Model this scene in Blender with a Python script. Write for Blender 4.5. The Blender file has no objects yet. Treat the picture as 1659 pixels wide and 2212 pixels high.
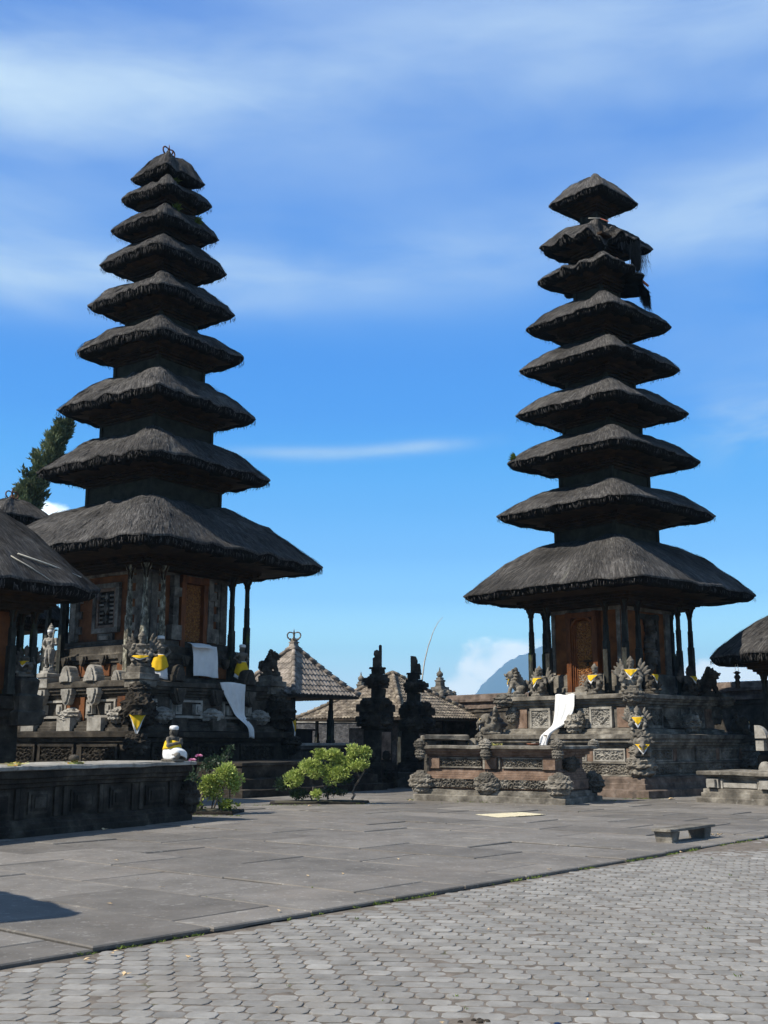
import bpy, bmesh, math, random
from math import sin, cos, pi, radians, sqrt, atan2, exp, hypot
from mathutils import Vector, Matrix, noise

# ------------------------------------------------------------------ camera, sky, sun, exposure
SC = bpy.context.scene
COL = SC.collection
PITCH = math.atan(494 / 2400)
cam = bpy.data.cameras.new("camera"); cam_o = bpy.data.objects.new("camera", cam); COL.objects.link(cam_o)
cam.sensor_fit = 'VERTICAL'; cam.sensor_height = 36.0; cam.lens = 2400 / 2212 * 36.0
cam.clip_start = 0.1; cam.clip_end = 60000
cam_o.location = (0, 0, 1.6); cam_o.rotation_euler = (radians(90) + PITCH, 0, 0)
SC.camera = cam_o
EXPO = .55
SUN_AZ, SUN_EL = radians(-113), radians(47)
SC.view_settings.view_transform = 'Standard'; SC.view_settings.look = 'None'
SC.view_settings.exposure = EXPO; SC.view_settings.gamma = 1.0

def node_tree(nt):
    nt.nodes.clear()
    def N(t, **kw):
        n = nt.nodes.new(t)
        for k, v in kw.items():
            if k[0] == 'i' and k[1:].isdigit(): n.inputs[int(k[1:])].default_value = v
            else: setattr(n, k, v)
        return n
    def L(a, b): nt.links.new(a, b)
    return N, L

world = bpy.data.worlds.new("World"); SC.world = world; world.use_nodes = True
N, L = node_tree(world.node_tree)
out = N('ShaderNodeOutputWorld'); bg = N('ShaderNodeBackground', i1=0.085)
sky = N('ShaderNodeTexSky', sky_type='NISHITA', sun_disc=False, sun_elevation=SUN_EL, sun_rotation=SUN_AZ)
sky.altitude = 900; sky.air_density = 1.0; sky.dust_density = 0.25; sky.ozone_density = 2.2
hsv = N('ShaderNodeHueSaturation'); hsv.inputs['Saturation'].default_value = 1.22; hsv.inputs['Value'].default_value = 1.0
L(sky.outputs[0], hsv.inputs['Color'])
tc = N('ShaderNodeTexCoord'); sep = N('ShaderNodeSeparateXYZ'); L(tc.outputs['Generated'], sep.inputs[0])
def wmath(op, a, b=None, c=None, clamp=False):
    n = N('ShaderNodeMath', operation=op); n.use_clamp = clamp
    for i, v in enumerate((a, b, c)):
        if v is None: continue
        if isinstance(v, (int, float)): n.inputs[i].default_value = v
        else: L(v, n.inputs[i])
    return n.outputs[0]
def wramp(v, lo, hi, a=0.0, b=1.0):
    n = N('ShaderNodeMapRange', interpolation_type='SMOOTHSTEP'); L(v, n.inputs[0])
    for i, q in enumerate((lo, hi, a, b)): n.inputs[i + 1].default_value = q
    return n.outputs[0]
X, Y, Z = sep.outputs
az = wmath('DIVIDE', X, wmath('MAXIMUM', Y, 0.05)); el = wmath('DIVIDE', Z, wmath('MAXIMUM', wmath('SQRT', wmath('ADD', wmath('MULTIPLY', X, X), wmath('MULTIPLY', Y, Y))), 0.05))
comb = N('ShaderNodeCombineXYZ'); L(az, comb.inputs[0]); L(el, comb.inputs[1])
def wnoise(sx, sy, off, detail=6, rough=.6, rotz=0.0, dist=0.3):
    m = N('ShaderNodeMapping'); m.inputs['Scale'].default_value = (sx, sy, 1); m.inputs['Location'].default_value = off; m.inputs['Rotation'].default_value = (0, 0, rotz)
    L(comb.outputs[0], m.inputs[0])
    n = N('ShaderNodeTexNoise'); n.inputs['Scale'].default_value = 1.0; n.inputs['Detail'].default_value = detail; n.inputs['Roughness'].default_value = rough; n.inputs['Distortion'].default_value = dist
    L(m.outputs[0], n.inputs['Vector']); return n.outputs[0]
wisp = wnoise(2.2, 7.5, (1.7, 0.4, 0), 7, .5, .20, .35)
big = wnoise(1.3, 3.2, (4.2, 2.0, 0), 3, .45, .25, .2)
fine = wnoise(7.0, 20.0, (0.3, 3.0, 0), 7, .58, .25, .6)
def band(c, w, tilt=0.0):      # soft cirrus band around a given tan(elevation)
    e = wmath('ADD', wmath('ADD', el, wmath('MULTIPLY', az, tilt)), wmath('MULTIPLY', wmath('SUBTRACT', big, .5), .10))
    d = wmath('DIVIDE', wmath('SUBTRACT', e, c), w)
    return wmath('POWER', 2.718, wmath('MULTIPLY', wmath('MULTIPLY', d, d), -1.0))
lefty = wramp(az, -.36, .12, 1.0, .42)
cir = wmath('MULTIPLY', wmath('ADD', wmath('MULTIPLY', band(.448, .040, -.05), 1.25), wmath('MULTIPLY', band(.66, .085, -.16), .95)), lefty)
cir = wmath('ADD', cir, wmath('MULTIPLY', wmath('MULTIPLY', band(.258, .0065, -.035), wmath('MULTIPLY', wmath('MULTIPLY', wramp(az, -.20, -.06), wramp(az, .13, .03)), wramp(fine, .20, .55))), .75))
tex = wmath('ADD', wmath('MULTIPLY', wramp(wisp, .22, .72), .75), wmath('MULTIPLY', wramp(fine, .30, .78), .22))
mask = wmath('MULTIPLY', cir, tex, clamp=True)
veil = wmath('MULTIPLY', wmath('MULTIPLY', wramp(el, .30, .62), wramp(wisp, .25, .85)), .30)
rightw = wmath('MULTIPLY', wmath('MULTIPLY', wramp(az, .16, .42), wmath('MULTIPLY', wramp(el, .22, .36), wramp(wisp, .30, .75))), .34)
puff = wmath('MULTIPLY', wmath('MULTIPLY', band(.285, .035, .0), wramp(az, .24, .33)), wmath('MULTIPLY', wramp(fine, .36, .68), .45))
cum_n = wnoise(22.0, 34.0, (2.0, 1.1, 0), 8, .58, 0.0, .4)
def blob(ca, ce, ra, re):
    a = wmath('DIVIDE', wmath('SUBTRACT', az, ca), ra); e = wmath('DIVIDE', wmath('SUBTRACT', el, ce), re)
    return wmath('SUBTRACT', 1.0, wmath('ADD', wmath('MULTIPLY', a, a), wmath('MULTIPLY', e, e)))
def cum(ca, ce, ra, re, s=1.0):
    b = wmath('ADD', blob(ca, ce, ra, re), wmath('MULTIPLY', wmath('SUBTRACT', cum_n, .5), 2.4))
    return wmath('MULTIPLY', wramp(b, .15, .85), s)
cumul = cum(.108, .062, .050, .034, .95)
for args in ((.075, .045, .03, .02, .85), (.145, .07, .03, .022, .6), (.30, .05, .09, .02, .95), (-.40, .045, .08, .03, .8), (-.316, .195, .03, .014, .6), (.42, .06, .1, .03, .7)):
    cumul = wmath('MAXIMUM', cumul, cum(*args))
allc = wmath('ADD', wmath('ADD', mask, veil), wmath('ADD', rightw, puff), clamp=True)
allc = wmath('MINIMUM', allc, .93)
def lin(c): return tuple(((v / 255 + .055) / 1.055) ** 2.4 if v > 10 else v / 3294.6 for v in c)
STR = .085
rp = N('ShaderNodeValToRGB'); els = rp.color_ramp.elements
SKYC = [(0.0160, (393.6, 411.2, 411.2)), (0.0484, (361.3, 411.2, 411.2)), (0.0813, (301.0, 404.2, 411.2)), (0.1230, (183.9, 289.8, 351.3)), (0.1653, (117.8, 228.6, 313.0)), (0.2084, (75.4, 198.7, 289.7)), (0.2523, (34.1, 179.2, 275.2)), (0.2969, (1.6, 156.2, 263.8)), (0.3515, (1.6, 144.7, 253.8)), (0.4356, (45.9, 142.9, 245.1)), (0.5322, (76.1, 144.0, 238.1)), (0.6325, (91.3, 147.7, 232.8)), (0.7365, (87.3, 140.8, 229.1)), (1.1, (46, 88, 165)), (1.9, (28, 60, 120))]
while len(els) < len(SKYC): els.new(.5)
for q, (p_, c_) in zip(els, SKYC): q.position = p_ * .5; q.color = (*[v / 3 for v in lin(c_)], 1)
L(wmath('MULTIPLY', el, .5), rp.inputs[0])
sc_ = N('ShaderNodeVectorMath', operation='SCALE'); L(rp.outputs[0], sc_.inputs[0]); sc_.inputs['Scale'].default_value = 3.25 / STR / 2 ** EXPO
sc2 = N('ShaderNodeVectorMath', operation='SCALE'); L(sc_.outputs[0], sc2.inputs[0]); L(wramp(Y, -.45, .12, .42, 1.0), sc2.inputs['Scale'])
m0 = N('ShaderNodeMix', data_type='RGBA'); m0.inputs[0].default_value = .9; L(hsv.outputs[0], m0.inputs[6]); L(sc2.outputs[0], m0.inputs[7])
mix = N('ShaderNodeMix', data_type='RGBA'); L(allc, mix.inputs[0]); L(m0.outputs[2], mix.inputs[6]); mix.inputs[7].default_value = tuple(v / STR / 2 ** EXPO * 1.15 for v in lin((214, 236, 250))) + (1,)
mixc = N('ShaderNodeMix', data_type='RGBA'); L(cumul, mixc.inputs[0]); L(mix.outputs[2], mixc.inputs[6]); mixc.inputs[7].default_value = tuple(v / STR / 2 ** EXPO for v in (4.6, 4.5, 3.9)) + (1,)   # low cumulus, bright enough to show through the haze
L(mixc.outputs[2], bg.inputs[0]); L(bg.outputs[0], out.inputs[0])

sl = bpy.data.lights.new("sun", 'SUN'); so = bpy.data.objects.new("sun", sl); COL.objects.link(so)
sl.energy = 5.0; sl.angle = radians(.5); sl.color = (1.0, .925, .80)
S = Vector((sin(SUN_AZ) * cos(SUN_EL), cos(SUN_AZ) * cos(SUN_EL), sin(SUN_EL)))
so.rotation_euler = S.to_track_quat('Z', 'Y').to_euler(); so.location = S * 60

# ------------------------------------------------------------------ materials
MATS = {}
def mat(name, cols, scale=3.0, rough=.9, bump=.35, bscale=None, tint=.0, spots=None, patches=(), attr=None, stretch=(1, 1, 1), spec=.25, world=True, bdist=.03, trans=0):
    """cols: list of (pos,colour) for the main noise ramp; patches: (scale,lo,hi,colour,strength) ; attr: use the 'tex' attribute as coords"""
    m = bpy.data.materials.new(name); m.use_nodes = True; N, L = node_tree(m.node_tree)
    o = N('ShaderNodeOutputMaterial'); b = N('ShaderNodeBsdfPrincipled'); L(b.outputs[0], o.inputs[0])
    b.inputs['Roughness'].default_value = rough; b.inputs['Specular IOR Level'].default_value = spec
    if attr: src = N('ShaderNodeAttribute', attribute_name='tex').outputs['Vector']
    else: src = N('ShaderNodeNewGeometry').outputs['Position']
    mp = N('ShaderNodeMapping'); mp.inputs['Scale'].default_value = stretch; L(src, mp.inputs[0])
    def noi(s, d=6, r=.6, dist=0.):
        n = N('ShaderNodeTexNoise'); n.inputs['Scale'].default_value = s; n.inputs['Detail'].default_value = d; n.inputs['Roughness'].default_value = r; n.inputs['Distortion'].default_value = dist
        L(mp.outputs[0], n.inputs['Vector']); return n.outputs[0]
    n1 = noi(scale, 8, .65)
    r = N('ShaderNodeValToRGB'); e = r.color_ramp.elements
    while len(e) < len(cols): e.new(.5)
    for q, (p, c) in zip(e, cols): q.position = p; q.color = (*c, 1)
    L(n1, r.inputs[0]); col = r.outputs[0]
    for i, (s, lo, hi, c, k) in enumerate(patches):
        n2 = noi(s, 6, .62, .4); mr = N('ShaderNodeMapRange'); L(n2, mr.inputs[0])
        for j, v in enumerate((lo, hi, 0, k)): mr.inputs[j + 1].default_value = v
        mx = N('ShaderNodeMix', data_type='RGBA'); L(mr.outputs[0], mx.inputs[0]); L(col, mx.inputs[6]); mx.inputs[7].default_value = (*c, 1); col = mx.outputs[2]
    if tint:
        at = N('ShaderNodeAttribute', attribute_name='tint'); mr = N('ShaderNodeMapRange'); L(at.outputs['Fac'], mr.inputs[0])
        for j, v in enumerate((0, 1, 1 - tint, 1 + tint)): mr.inputs[j + 1].default_value = v
        vm = N('ShaderNodeVectorMath', operation='SCALE'); L(col, vm.inputs[0]); L(mr.outputs[0], vm.inputs['Scale']); col = vm.outputs[0]
    L(col, b.inputs['Base Color'])
    if bump:
        nb = noi(bscale or scale * 5, 6, .7); bp = N('ShaderNodeBump'); bp.inputs['Strength'].default_value = bump; bp.inputs['Distance'].default_value = bdist
        L(nb, bp.inputs['Height']); L(bp.outputs[0], b.inputs['Normal'])
    if trans:
        t = N('ShaderNodeBsdfTranslucent'); L(col, t.inputs[0]); ms = N('ShaderNodeMixShader', i0=trans); L(b.outputs[0], ms.inputs[1]); L(t.outputs[0], ms.inputs[2]); L(ms.outputs[0], o.inputs[0])
    MATS[name] = m; return m

G = lambda v, r=1., b=1.: (v * r, v, v * b)
LICH = (.36, .35, .31)
mat('thatch', [(.25, (.012, .012, .012)), (.5, (.072, .068, .066)), (.72, (.19, .182, .172))], 1.0, .95, .9, 2.2, tint=.45, attr=True, stretch=(24, 3.2, 1), bdist=.06, spec=.15,
    patches=((.12, .60, .72, (.15, .148, .13), .55), (.9, .70, .80, (.17, .165, .14), .45), (.25, .66, .78, (.05, .06, .025), .5)))
mat('eave_shade_fibre', [(.3, (.004, .004, .004)), (.6, (.014, .013, .012)), (.8, (.035, .032, .028))], 1.0, .95, .9, 2.2, attr=True, stretch=(24, 5, 1), bdist=.06, spec=.1)  # near-black underside colour carries the shade under the thatch eaves
mat('dark_wood', [(.3, (.010, .008, .006)), (.7, (.045, .033, .022))], 4, .8, .3, tint=.3, stretch=(1, 1, .25))
mat('soffit_wood', [(.3, (.008, .006, .004)), (.55, (.030, .017, .008)), (.75, (.065, .035, .014))], 2.5, .85, .3, tint=.3)
mat('grey_board', [(.3, (.016, .016, .011)), (.7, (.05, .048, .034))], 3, .9, .3, tint=.25, patches=((9, .68, .78, (.16, .17, .12), .7), (2, .6, .75, (.03, .04, .015), .6)))
mat('stone', [(.28, (.038, .034, .029)), (.5, (.165, .150, .126)), (.72, (.38, .355, .305))], 2.2, .95, .8, 14, tint=.35,
    patches=((7, .62, .74, LICH, .7), (1.3, .56, .72, (.026, .026, .024), .75), (3.1, .66, .78, (.05, .058, .026), .6)))
mat('dark_stone', [(.3, (.022, .019, .015)), (.55, (.080, .070, .057)), (.78, (.20, .18, .15))], 2.4, .95, .8, 14, tint=.35,
    patches=((8, .66, .76, (.26, .26, .22), .6), (1.5, .58, .74, (.008, .008, .008), .7), (2.7, .66, .78, (.028, .036, .014), .6)))
mat('black_stone', [(.3, (.009, .0078, .006)), (.55, (.044, .037, .029)), (.78, (.125, .108, .086))], 2.4, .95, .8, 14, tint=.35,
    patches=((9, .69, .78, (.16, .16, .13), .5), (2.7, .66, .78, (.014, .018, .008), .6)))
mat('red_stone', [(.3, (.085, .055, .040)), (.55, (.215, .148, .110)), (.75, (.33, .25, .20))], 3, .95, .5, 16, tint=.25,
    patches=((2.5, .56, .68, (.05, .042, .036), .75), (8, .66, .76, LICH, .5)))
mat('brown_stone', [(.3, (.06, .045, .036)), (.55, (.17, .13, .105)), (.75, (.29, .235, .20))], 3, .95, .6, 16, tint=.3, patches=((2.5, .56, .68, (.05, .045, .04), .7), (8, .64, .74, LICH, .6), (1.7, .62, .76, (.07, .07, .03), .5)))
mat('orange_brick', [(.3, (.10, .037, .015)), (.6, (.21, .084, .033)), (.8, (.28, .14, .068))], 2, .9, .3, 18, tint=.2, patches=((2.2, .55, .72, (.06, .045, .035), .8), (6, .66, .76, (.3, .26, .22), .4)))
mat('warm_brick', [(.3, (.12, .042, .014)), (.6, (.26, .10, .032)), (.8, (.36, .16, .06))], 2, .9, .3, 18, tint=.25, patches=((2.2, .58, .74, (.07, .05, .035), .7),))
mat('pale_stone', [(.3, (.17, .158, .138)), (.55, (.36, .342, .305)), (.78, (.52, .50, .45))], 3, .95, .6, 16, tint=.2, patches=((5, .58, .72, (.05, .047, .042), .7), (3, .66, .8, (.10, .10, .05), .5)))
mat('post_lichen', [(.36, (.05, .046, .036)), (.5, (.16, .15, .115)), (.62, (.46, .45, .36))], 9, .95, .5, 20, tint=.2, stretch=(1, 1, .5))
mat('post_dark', [(.34, (.012, .012, .010)), (.6, (.045, .047, .040)), (.75, (.12, .15, .11))], 7, .9, .4, 20, tint=.2, stretch=(1, 1, .35), patches=((2.2, .62, .72, (.14, .17, .012), .8),))
mat('gilt_wood', [(.35, (.09, .032, .009)), (.55, (.30, .12, .026)), (.72, (.60, .33, .07))], 16, .55, .6, 24, spec=.5, tint=.25)
mat('door_wood', [(.3, (.08, .026, .009)), (.7, (.26, .09, .026))], 6, .6, .4, tint=.2, stretch=(1, 1, .3))
mat('white_cloth', [(.3, (.74, .75, .75)), (.7, (.88, .88, .87))], 3, .85, .15, 30, patches=((2, .62, .8, (.5, .52, .45), .4),))
mat('yellow_cloth', [(.3, (.72, .42, .012)), (.7, (.86, .58, .03))], 4, .85, .2, 30)
mat('roof_tile', [(.3, (.13, .115, .10)), (.55, (.29, .255, .225)), (.75, (.40, .36, .32))], 3.5, .9, .4, 14, tint=.3, patches=((5, .62, .74, (.08, .072, .06), .7), (2, .64, .78, (.22, .20, .12), .5)))
mat('old_tile', [(.3, (.07, .056, .046)), (.55, (.23, .195, .155)), (.75, (.44, .38, .29))], 3.5, .95, .4, 14, tint=.4, patches=((4, .58, .7, (.34, .30, .2), .65), (2, .60, .75, (.05, .042, .036), .7)))
mat('slab_stone', [(.3, (.122, .113, .101)), (.5, (.166, .154, .139)), (.72, (.214, .20, .182))], 1.6, .85, .45, 20, tint=.20,
    patches=((.55, .50, .70, (.21, .185, .16), .55), (.35, .56, .72, (.115, .105, .095), .55), (7, .60, .65, (.30, .285, .26), .65), (19, .62, .66, (.38, .365, .34), .6), (5, .64, .78, (.11, .10, .092), .6), (60, .62, .74, (.08, .075, .07), .35)), bdist=.012)
mat('paver_stone', [(.3, (.20, .191, .176)), (.5, (.262, .252, .234)), (.75, (.335, .325, .305))], 5, .85, .5, 40, tint=.22,
    patches=((.5, .52, .68, (.23, .205, .175), .6), (.3, .55, .70, (.17, .162, .15), .5), (20, .66, .76, (.42, .415, .40), .45), (9, .62, .78, (.16, .152, .138), .55), (70, .6, .72, (.12, .115, .105), .4)), bdist=.01)
mat('mortar_dirt', [(.3, (.10, .085, .07)), (.7, (.22, .19, .16))], 9, .95, .6, 60, patches=((3, .60, .72, (.07, .085, .025), .6),), bdist=.01)
mat('joint_dirt', [(.3, (.018, .015, .012)), (.7, (.06, .05, .04))], 9, .95, .5, 60, bdist=.01)
mat('ground_soil', [(.3, (.05, .05, .03)), (.7, (.11, .10, .07))], .3, .95, .3)
mat('hill_forest', [(.3, (.025, .042, .022)), (.7, (.07, .095, .045))], .004, .95, 0)
mat('rubble', [(.3, (.03, .03, .032)), (.55, (.10, .10, .105)), (.75, (.20, .20, .205))], 4.5, .95, 1.0, 6, bdist=.12)
mat('variegated_leaf', [(.3, (.20, .28, .05)), (.55, (.42, .50, .13)), (.75, (.66, .68, .30))], 6, .5, 0, tint=.35, spec=.4, trans=.25)
mat('dark_leaf', [(.3, (.02, .045, .02)), (.7, (.06, .10, .055))], 5, .5, 0, tint=.35, spec=.4, trans=.2)
mat('conifer_leaf', [(.3, (.05, .08, .045)), (.55, (.14, .18, .095)), (.75, (.30, .32, .16))], .9, .7, 0, tint=.5, trans=.15)
mat('grass', [(.3, (.07, .12, .02)), (.7, (.20, .26, .05))], 3, .7, 0, tint=.3, trans=.2)
mat('moss', [(.3, (.03, .06, .01)), (.7, (.10, .16, .03))], 8, .9, .5)
mat('bark', [(.3, (.06, .05, .04)), (.7, (.22, .19, .16))], 6, .9, .5)
mat('pink_petal', [(.3, (.65, .22, .40)), (.7, (.80, .42, .60))], 8, .6, 0)
mat('straw', [(.3, (.52, .45, .29)), (.7, (.74, .68, .50))], 12, .85, .3, 60)
mat('dry_leaf', [(.3, (.35, .22, .10)), (.7, (.62, .50, .32))], 9, .8, 0, tint=.5)
mat('terracotta', [(.3, (.16, .06, .03)), (.7, (.30, .13, .08))], 6, .8, .2)
mat('red_paint', [(.3, (.42, .12, .07)), (.7, (.60, .24, .17))], 5, .7, .2)
mat('bamboo', [(.3, (.42, .40, .34)), (.7, (.66, .63, .55))], 3, .7, .1)
mat('rust', [(.3, (.09, .04, .025)), (.7, (.22, .11, .07))], 9, .8, .4)
mat('blue_plastic', [(.3, (.01, .02, .06)), (.7, (.02, .05, .14))], 5, .4, 0)
mat('offering', [(.32, (.65, .60, .30)), (.5, (.35, .45, .12)), (.6, (.75, .35, .08)), (.72, (.70, .72, .70))], 22, .8, .2)

# ------------------------------------------------------------------ mesh helpers
class MB:
    def __init__(s): s.v = []; s.f = []; s.t = []; s.c = []; s.s = []; s.k = []
    def cut(s): s.k.append(len(s.v)); return s
    def add(s, vs, fs, tint=.5, smooth=False, tex=None):
        b = len(s.v); s.v += [tuple(p) for p in vs]; s.f += [tuple(b + i for i in f) for f in fs]; s.s += [smooth] * len(fs)
        s.c += list(tint) if isinstance(tint, (list, tuple)) else [tint] * len(vs)
        s.t += list(tex) if tex else [(0, 0, 0)] * len(vs)
        return s
    def box(s, x0, y0, z0, x1, y1, z1, tint=None):
        if tint is None: tint = random.random()
        v = [(x0, y0, z0), (x1, y0, z0), (x1, y1, z0), (x0, y1, z0), (x0, y0, z1), (x1, y0, z1), (x1, y1, z1), (x0, y1, z1)]
        return s.add(v, [(3, 2, 1, 0), (4, 5, 6, 7), (0, 1, 5, 4), (1, 2, 6, 5), (2, 3, 7, 6), (3, 0, 4, 7)], tint)
    def fbox(s, fr, x0, z0, x1, z1, d0, d1, tint=None):      # box on a face frame: x right, z up, d outwards
        if tint is None: tint = random.random()
        O, R, U, W = fr; P = lambda x, z, d: O + R * x + U * z + W * d
        v = [P(x0, z0, d1), P(x1, z0, d1), P(x1, z0, d0), P(x0, z0, d0), P(x0, z1, d1), P(x1, z1, d1), P(x1, z1, d0), P(x0, z1, d0)]
        return s.add(v, [(3, 2, 1, 0), (4, 5, 6, 7), (0, 1, 5, 4), (1, 2, 6, 5), (2, 3, 7, 6), (3, 0, 4, 7)], tint)
    def plate(s, fr, pts, d0, d1, tint=None):                 # outline (x,z) counter-clockwise, thickened from d0 to d1
        if tint is None: tint = random.random()
        O, R, U, W = fr; n = len(pts)
        v = [O + R * x + U * z + W * d1 for x, z in pts] + [O + R * x + U * z + W * d0 for x, z in pts]
        return s.add(v, [tuple(range(n)), tuple(range(2 * n - 1, n - 1, -1))] + [(i, i + n, (i + 1) % n + n, (i + 1) % n) for i in range(n)], tint)
    def tube(s, pts, rads, n=8, tint=.5, caps=True, smooth=True):
        pts = [Vector(p) for p in pts]
        if not isinstance(rads, (list, tuple)): rads = [rads] * len(pts)
        vs = []; up0 = None
        for i, p in enumerate(pts):
            d = (pts[min(i + 1, len(pts) - 1)] - pts[max(i - 1, 0)]).normalized()
            a = up0 if up0 is not None else (Vector((1, 0, 0)) if abs(d.x) < .8 else Vector((0, 1, 0)))
            a = (a - d * a.dot(d)).normalized(); up0 = a; b = d.cross(a)
            for k in range(n):
                t = 2 * pi * k / n; vs.append(p + (a * cos(t) + b * sin(t)) * rads[i])
        fs = [(i * n + k, i * n + (k + 1) % n, (i + 1) * n + (k + 1) % n, (i + 1) * n + k) for i in range(len(pts) - 1) for k in range(n)]
        if caps: fs += [tuple(range(n - 1, -1, -1)), tuple(range((len(pts) - 1) * n, len(pts) * n))]
        return s.add(vs, fs, tint, smooth)
    def ell(s, c, r, rot=None, nu=14, nv=9, tint=.5, smooth=True, disp=None):
        if not hasattr(r, '__len__'): r = (r, r, r)
        vs = []; M = Matrix.Rotation(rot[0], 3, rot[1]) if rot else None
        for j in range(nv + 1):
            ph = -pi / 2 + pi * j / nv
            for i in range(nu):
                th = 2 * pi * i / nu; d = Vector((cos(ph) * cos(th), cos(ph) * sin(th), sin(ph)))
                k = 1 + disp(d) if disp else 1
                p = Vector((d.x * r[0], d.y * r[1], d.z * r[2])) * k
                if M: p = M @ p
                vs.append(p + Vector(c))
        fs = [(j * nu + i, j * nu + (i + 1) % nu, (j + 1) * nu + (i + 1) % nu, (j + 1) * nu + i) for j in range(nv) for i in range(nu)]
        return s.add(vs, fs, tint, smooth)
    def lathe(s, prof, n=16, c=(0, 0, 0), tint=.5, smooth=True, sq=None):
        vs = [(c[0] + r * cos(2 * pi * k / n), c[1] + r * sin(2 * pi * k / n), c[2] + z) for r, z in prof for k in range(n)]
        m = len(prof)
        fs = [(i * n + k, i * n + (k + 1) % n, (i + 1) * n + (k + 1) % n, (i + 1) * n + k) for i in range(m - 1) for k in range(n)] + [tuple(range(n - 1, -1, -1)), tuple(range((m - 1) * n, m * n))]
        return s.add(vs, fs, tint, smooth)
    def stack(s, prof, hx, hy, c=(0, 0), seg=.35, jit=.006, seed=0, tint=None):   # square-plan moulding, prof: (offset, z)
        nx = max(2, int(2 * hx / seg)); ny = max(2, int(2 * hy / seg)); n = 2 * (nx + ny); vs = []; cs = []
        for i, (o, z) in enumerate(prof):
            a, b = hx + o, hy + o; ring = []
            for k in range(nx): ring.append((-a + 2 * a * k / nx, -b))
            for k in range(ny): ring.append((a, -b + 2 * b * k / ny))
            for k in range(nx): ring.append((a - 2 * a * k / nx, b))
            for k in range(ny): ring.append((-a, b - 2 * b * k / ny))
            for k, (x, y) in enumerate(ring):
                w = noise.noise((x * 2.3 + seed, y * 2.3, z * 2.3)) * jit * 2; w2 = noise.noise((x * 1.7, y * 1.7 + seed, z * 3.1 + 9)) * jit * 2
                vs.append((c[0] + x + w * (1 if x > 0 else -1), c[1] + y + w * (1 if y > 0 else -1), z + w2)); cs.append(.5 + .5 * noise.noise((x * 1.3, y * 1.3, z * 4 + seed)))
        m = len(prof)
        fs = [(i * n + k, i * n + (k + 1) % n, (i + 1) * n + (k + 1) % n, (i + 1) * n + k) for i in range(m - 1) for k in range(n)]
        fs += [tuple(range(n - 1, -1, -1)), tuple(range((m - 1) * n, m * n))]
        return s.add(vs, fs, cs if tint is None else tint)
    def relief(s, fr, x0, z0, w, h, fn, nx, nz, base=0.0, tint=.5):   # carved heightfield with sides
        O, R, U, W = fr; vs = []
        for j in range(nz + 1):
            for i in range(nx + 1):
                u, v = i / nx, j / nz; vs.append(O + R * (x0 + u * w) + U * (z0 + v * h) + W * (base + fn(u * w, v * h)))
        fs = [(j * (nx + 1) + i, j * (nx + 1) + i + 1, (j + 1) * (nx + 1) + i + 1, (j + 1) * (nx + 1) + i) for j in range(nz) for i in range(nx)]
        return s.add(vs, fs, tint)
    def mesh(s, name, m=None):
        me = bpy.data.meshes.new(name); me.from_pydata(s.v, [], s.f); me.polygons.foreach_set('use_smooth', s.s)
        a = me.attributes.new('tex', 'FLOAT_VECTOR', 'POINT'); a.data.foreach_set('vector', [q for t in s.t for q in t])
        a = me.attributes.new('tint', 'FLOAT', 'POINT'); a.data.foreach_set('value', s.c)
        if m: me.materials.append(MATS[m])
        me.update(); return me
    def build(s, name, m, parent=None, loc=None, rz=0):
        if s.k:                       # one object per marked piece
            ks = sorted(set(s.k + [0])) + [len(s.v)]; ks = [a for a in ks]; o = None; fi = 0
            for a, b in zip(ks, ks[1:]):
                if a == b: continue
                q = MB(); q.v, q.t, q.c = s.v[a:b], s.t[a:b], s.c[a:b]
                while fi < len(s.f) and s.f[fi][0] < b: q.f.append(tuple(i - a for i in s.f[fi])); q.s.append(s.s[fi]); fi += 1
                o = q.build(name, m, parent, loc, rz)
            return o
        o = bpy.data.objects.new(name, s.mesh(name, m)); COL.objects.link(o)
        if parent: o.parent = parent
        if loc: o.location = loc
        if rz: o.rotation_euler = (0, 0, rz)
        return o

def tag(o, label=None, cat=None, group=None, kind=None):
    for k, v in (('label', label), ('category', cat), ('group', group), ('kind', kind)):
        if v: o[k] = v
    return o
def thing(name, label, cat, loc=(0, 0, 0), rz=0.0, group=None):
    o = bpy.data.objects.new(name, None); COL.objects.link(o); o.location = loc; o.rotation_euler = (0, 0, rz); o.empty_display_size = .3
    return tag(o, label, cat, group)
def az2rz(a): return radians(-a)          # local +y looks along azimuth a
def fuse(mb, name, m, voxel=.02, rough=.0, fr=9.0):   # merge the pieces of a figure into one continuous carved surface
    me = mb.mesh(name); t = bpy.data.objects.new('tmp', me); COL.objects.link(t)
    md = t.modifiers.new('r', 'REMESH'); md.mode = 'VOXEL'; md.voxel_size = voxel; md.use_smooth_shade = True
    dg = bpy.context.evaluated_depsgraph_get(); dg.update()
    nm = bpy.data.meshes.new_from_object(t.evaluated_get(dg)); bpy.data.objects.remove(t); bpy.data.meshes.remove(me)
    nm.name = name
    if rough:
        for v in nm.vertices:
            p = v.co; n = v.normal; k = abs(noise.noise(p * fr)) * 1.3 - .3 + .5 * noise.noise(p * fr * 2.7)
            v.co = p + n * k * rough
    a = nm.attributes.new('tint', 'FLOAT', 'POINT'); a.data.foreach_set('value', [.5 + .5 * noise.noise(v.co * 4) for v in nm.vertices])
    nm.materials.clear(); nm.materials.append(MATS[m]); nm.polygons.foreach_set('use_smooth', [True] * len(nm.polygons)); nm.update()
    return nm
def link(name, me, parent=None, loc=(0, 0, 0), rz=0, sc=None):
    o = bpy.data.objects.new(name, me); COL.objects.link(o); o.location = loc; o.rotation_euler = (0, 0, rz)
    if parent: o.parent = parent
    if sc: o.scale = sc if hasattr(sc, '__len__') else (sc, sc, sc)
    return o
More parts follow.
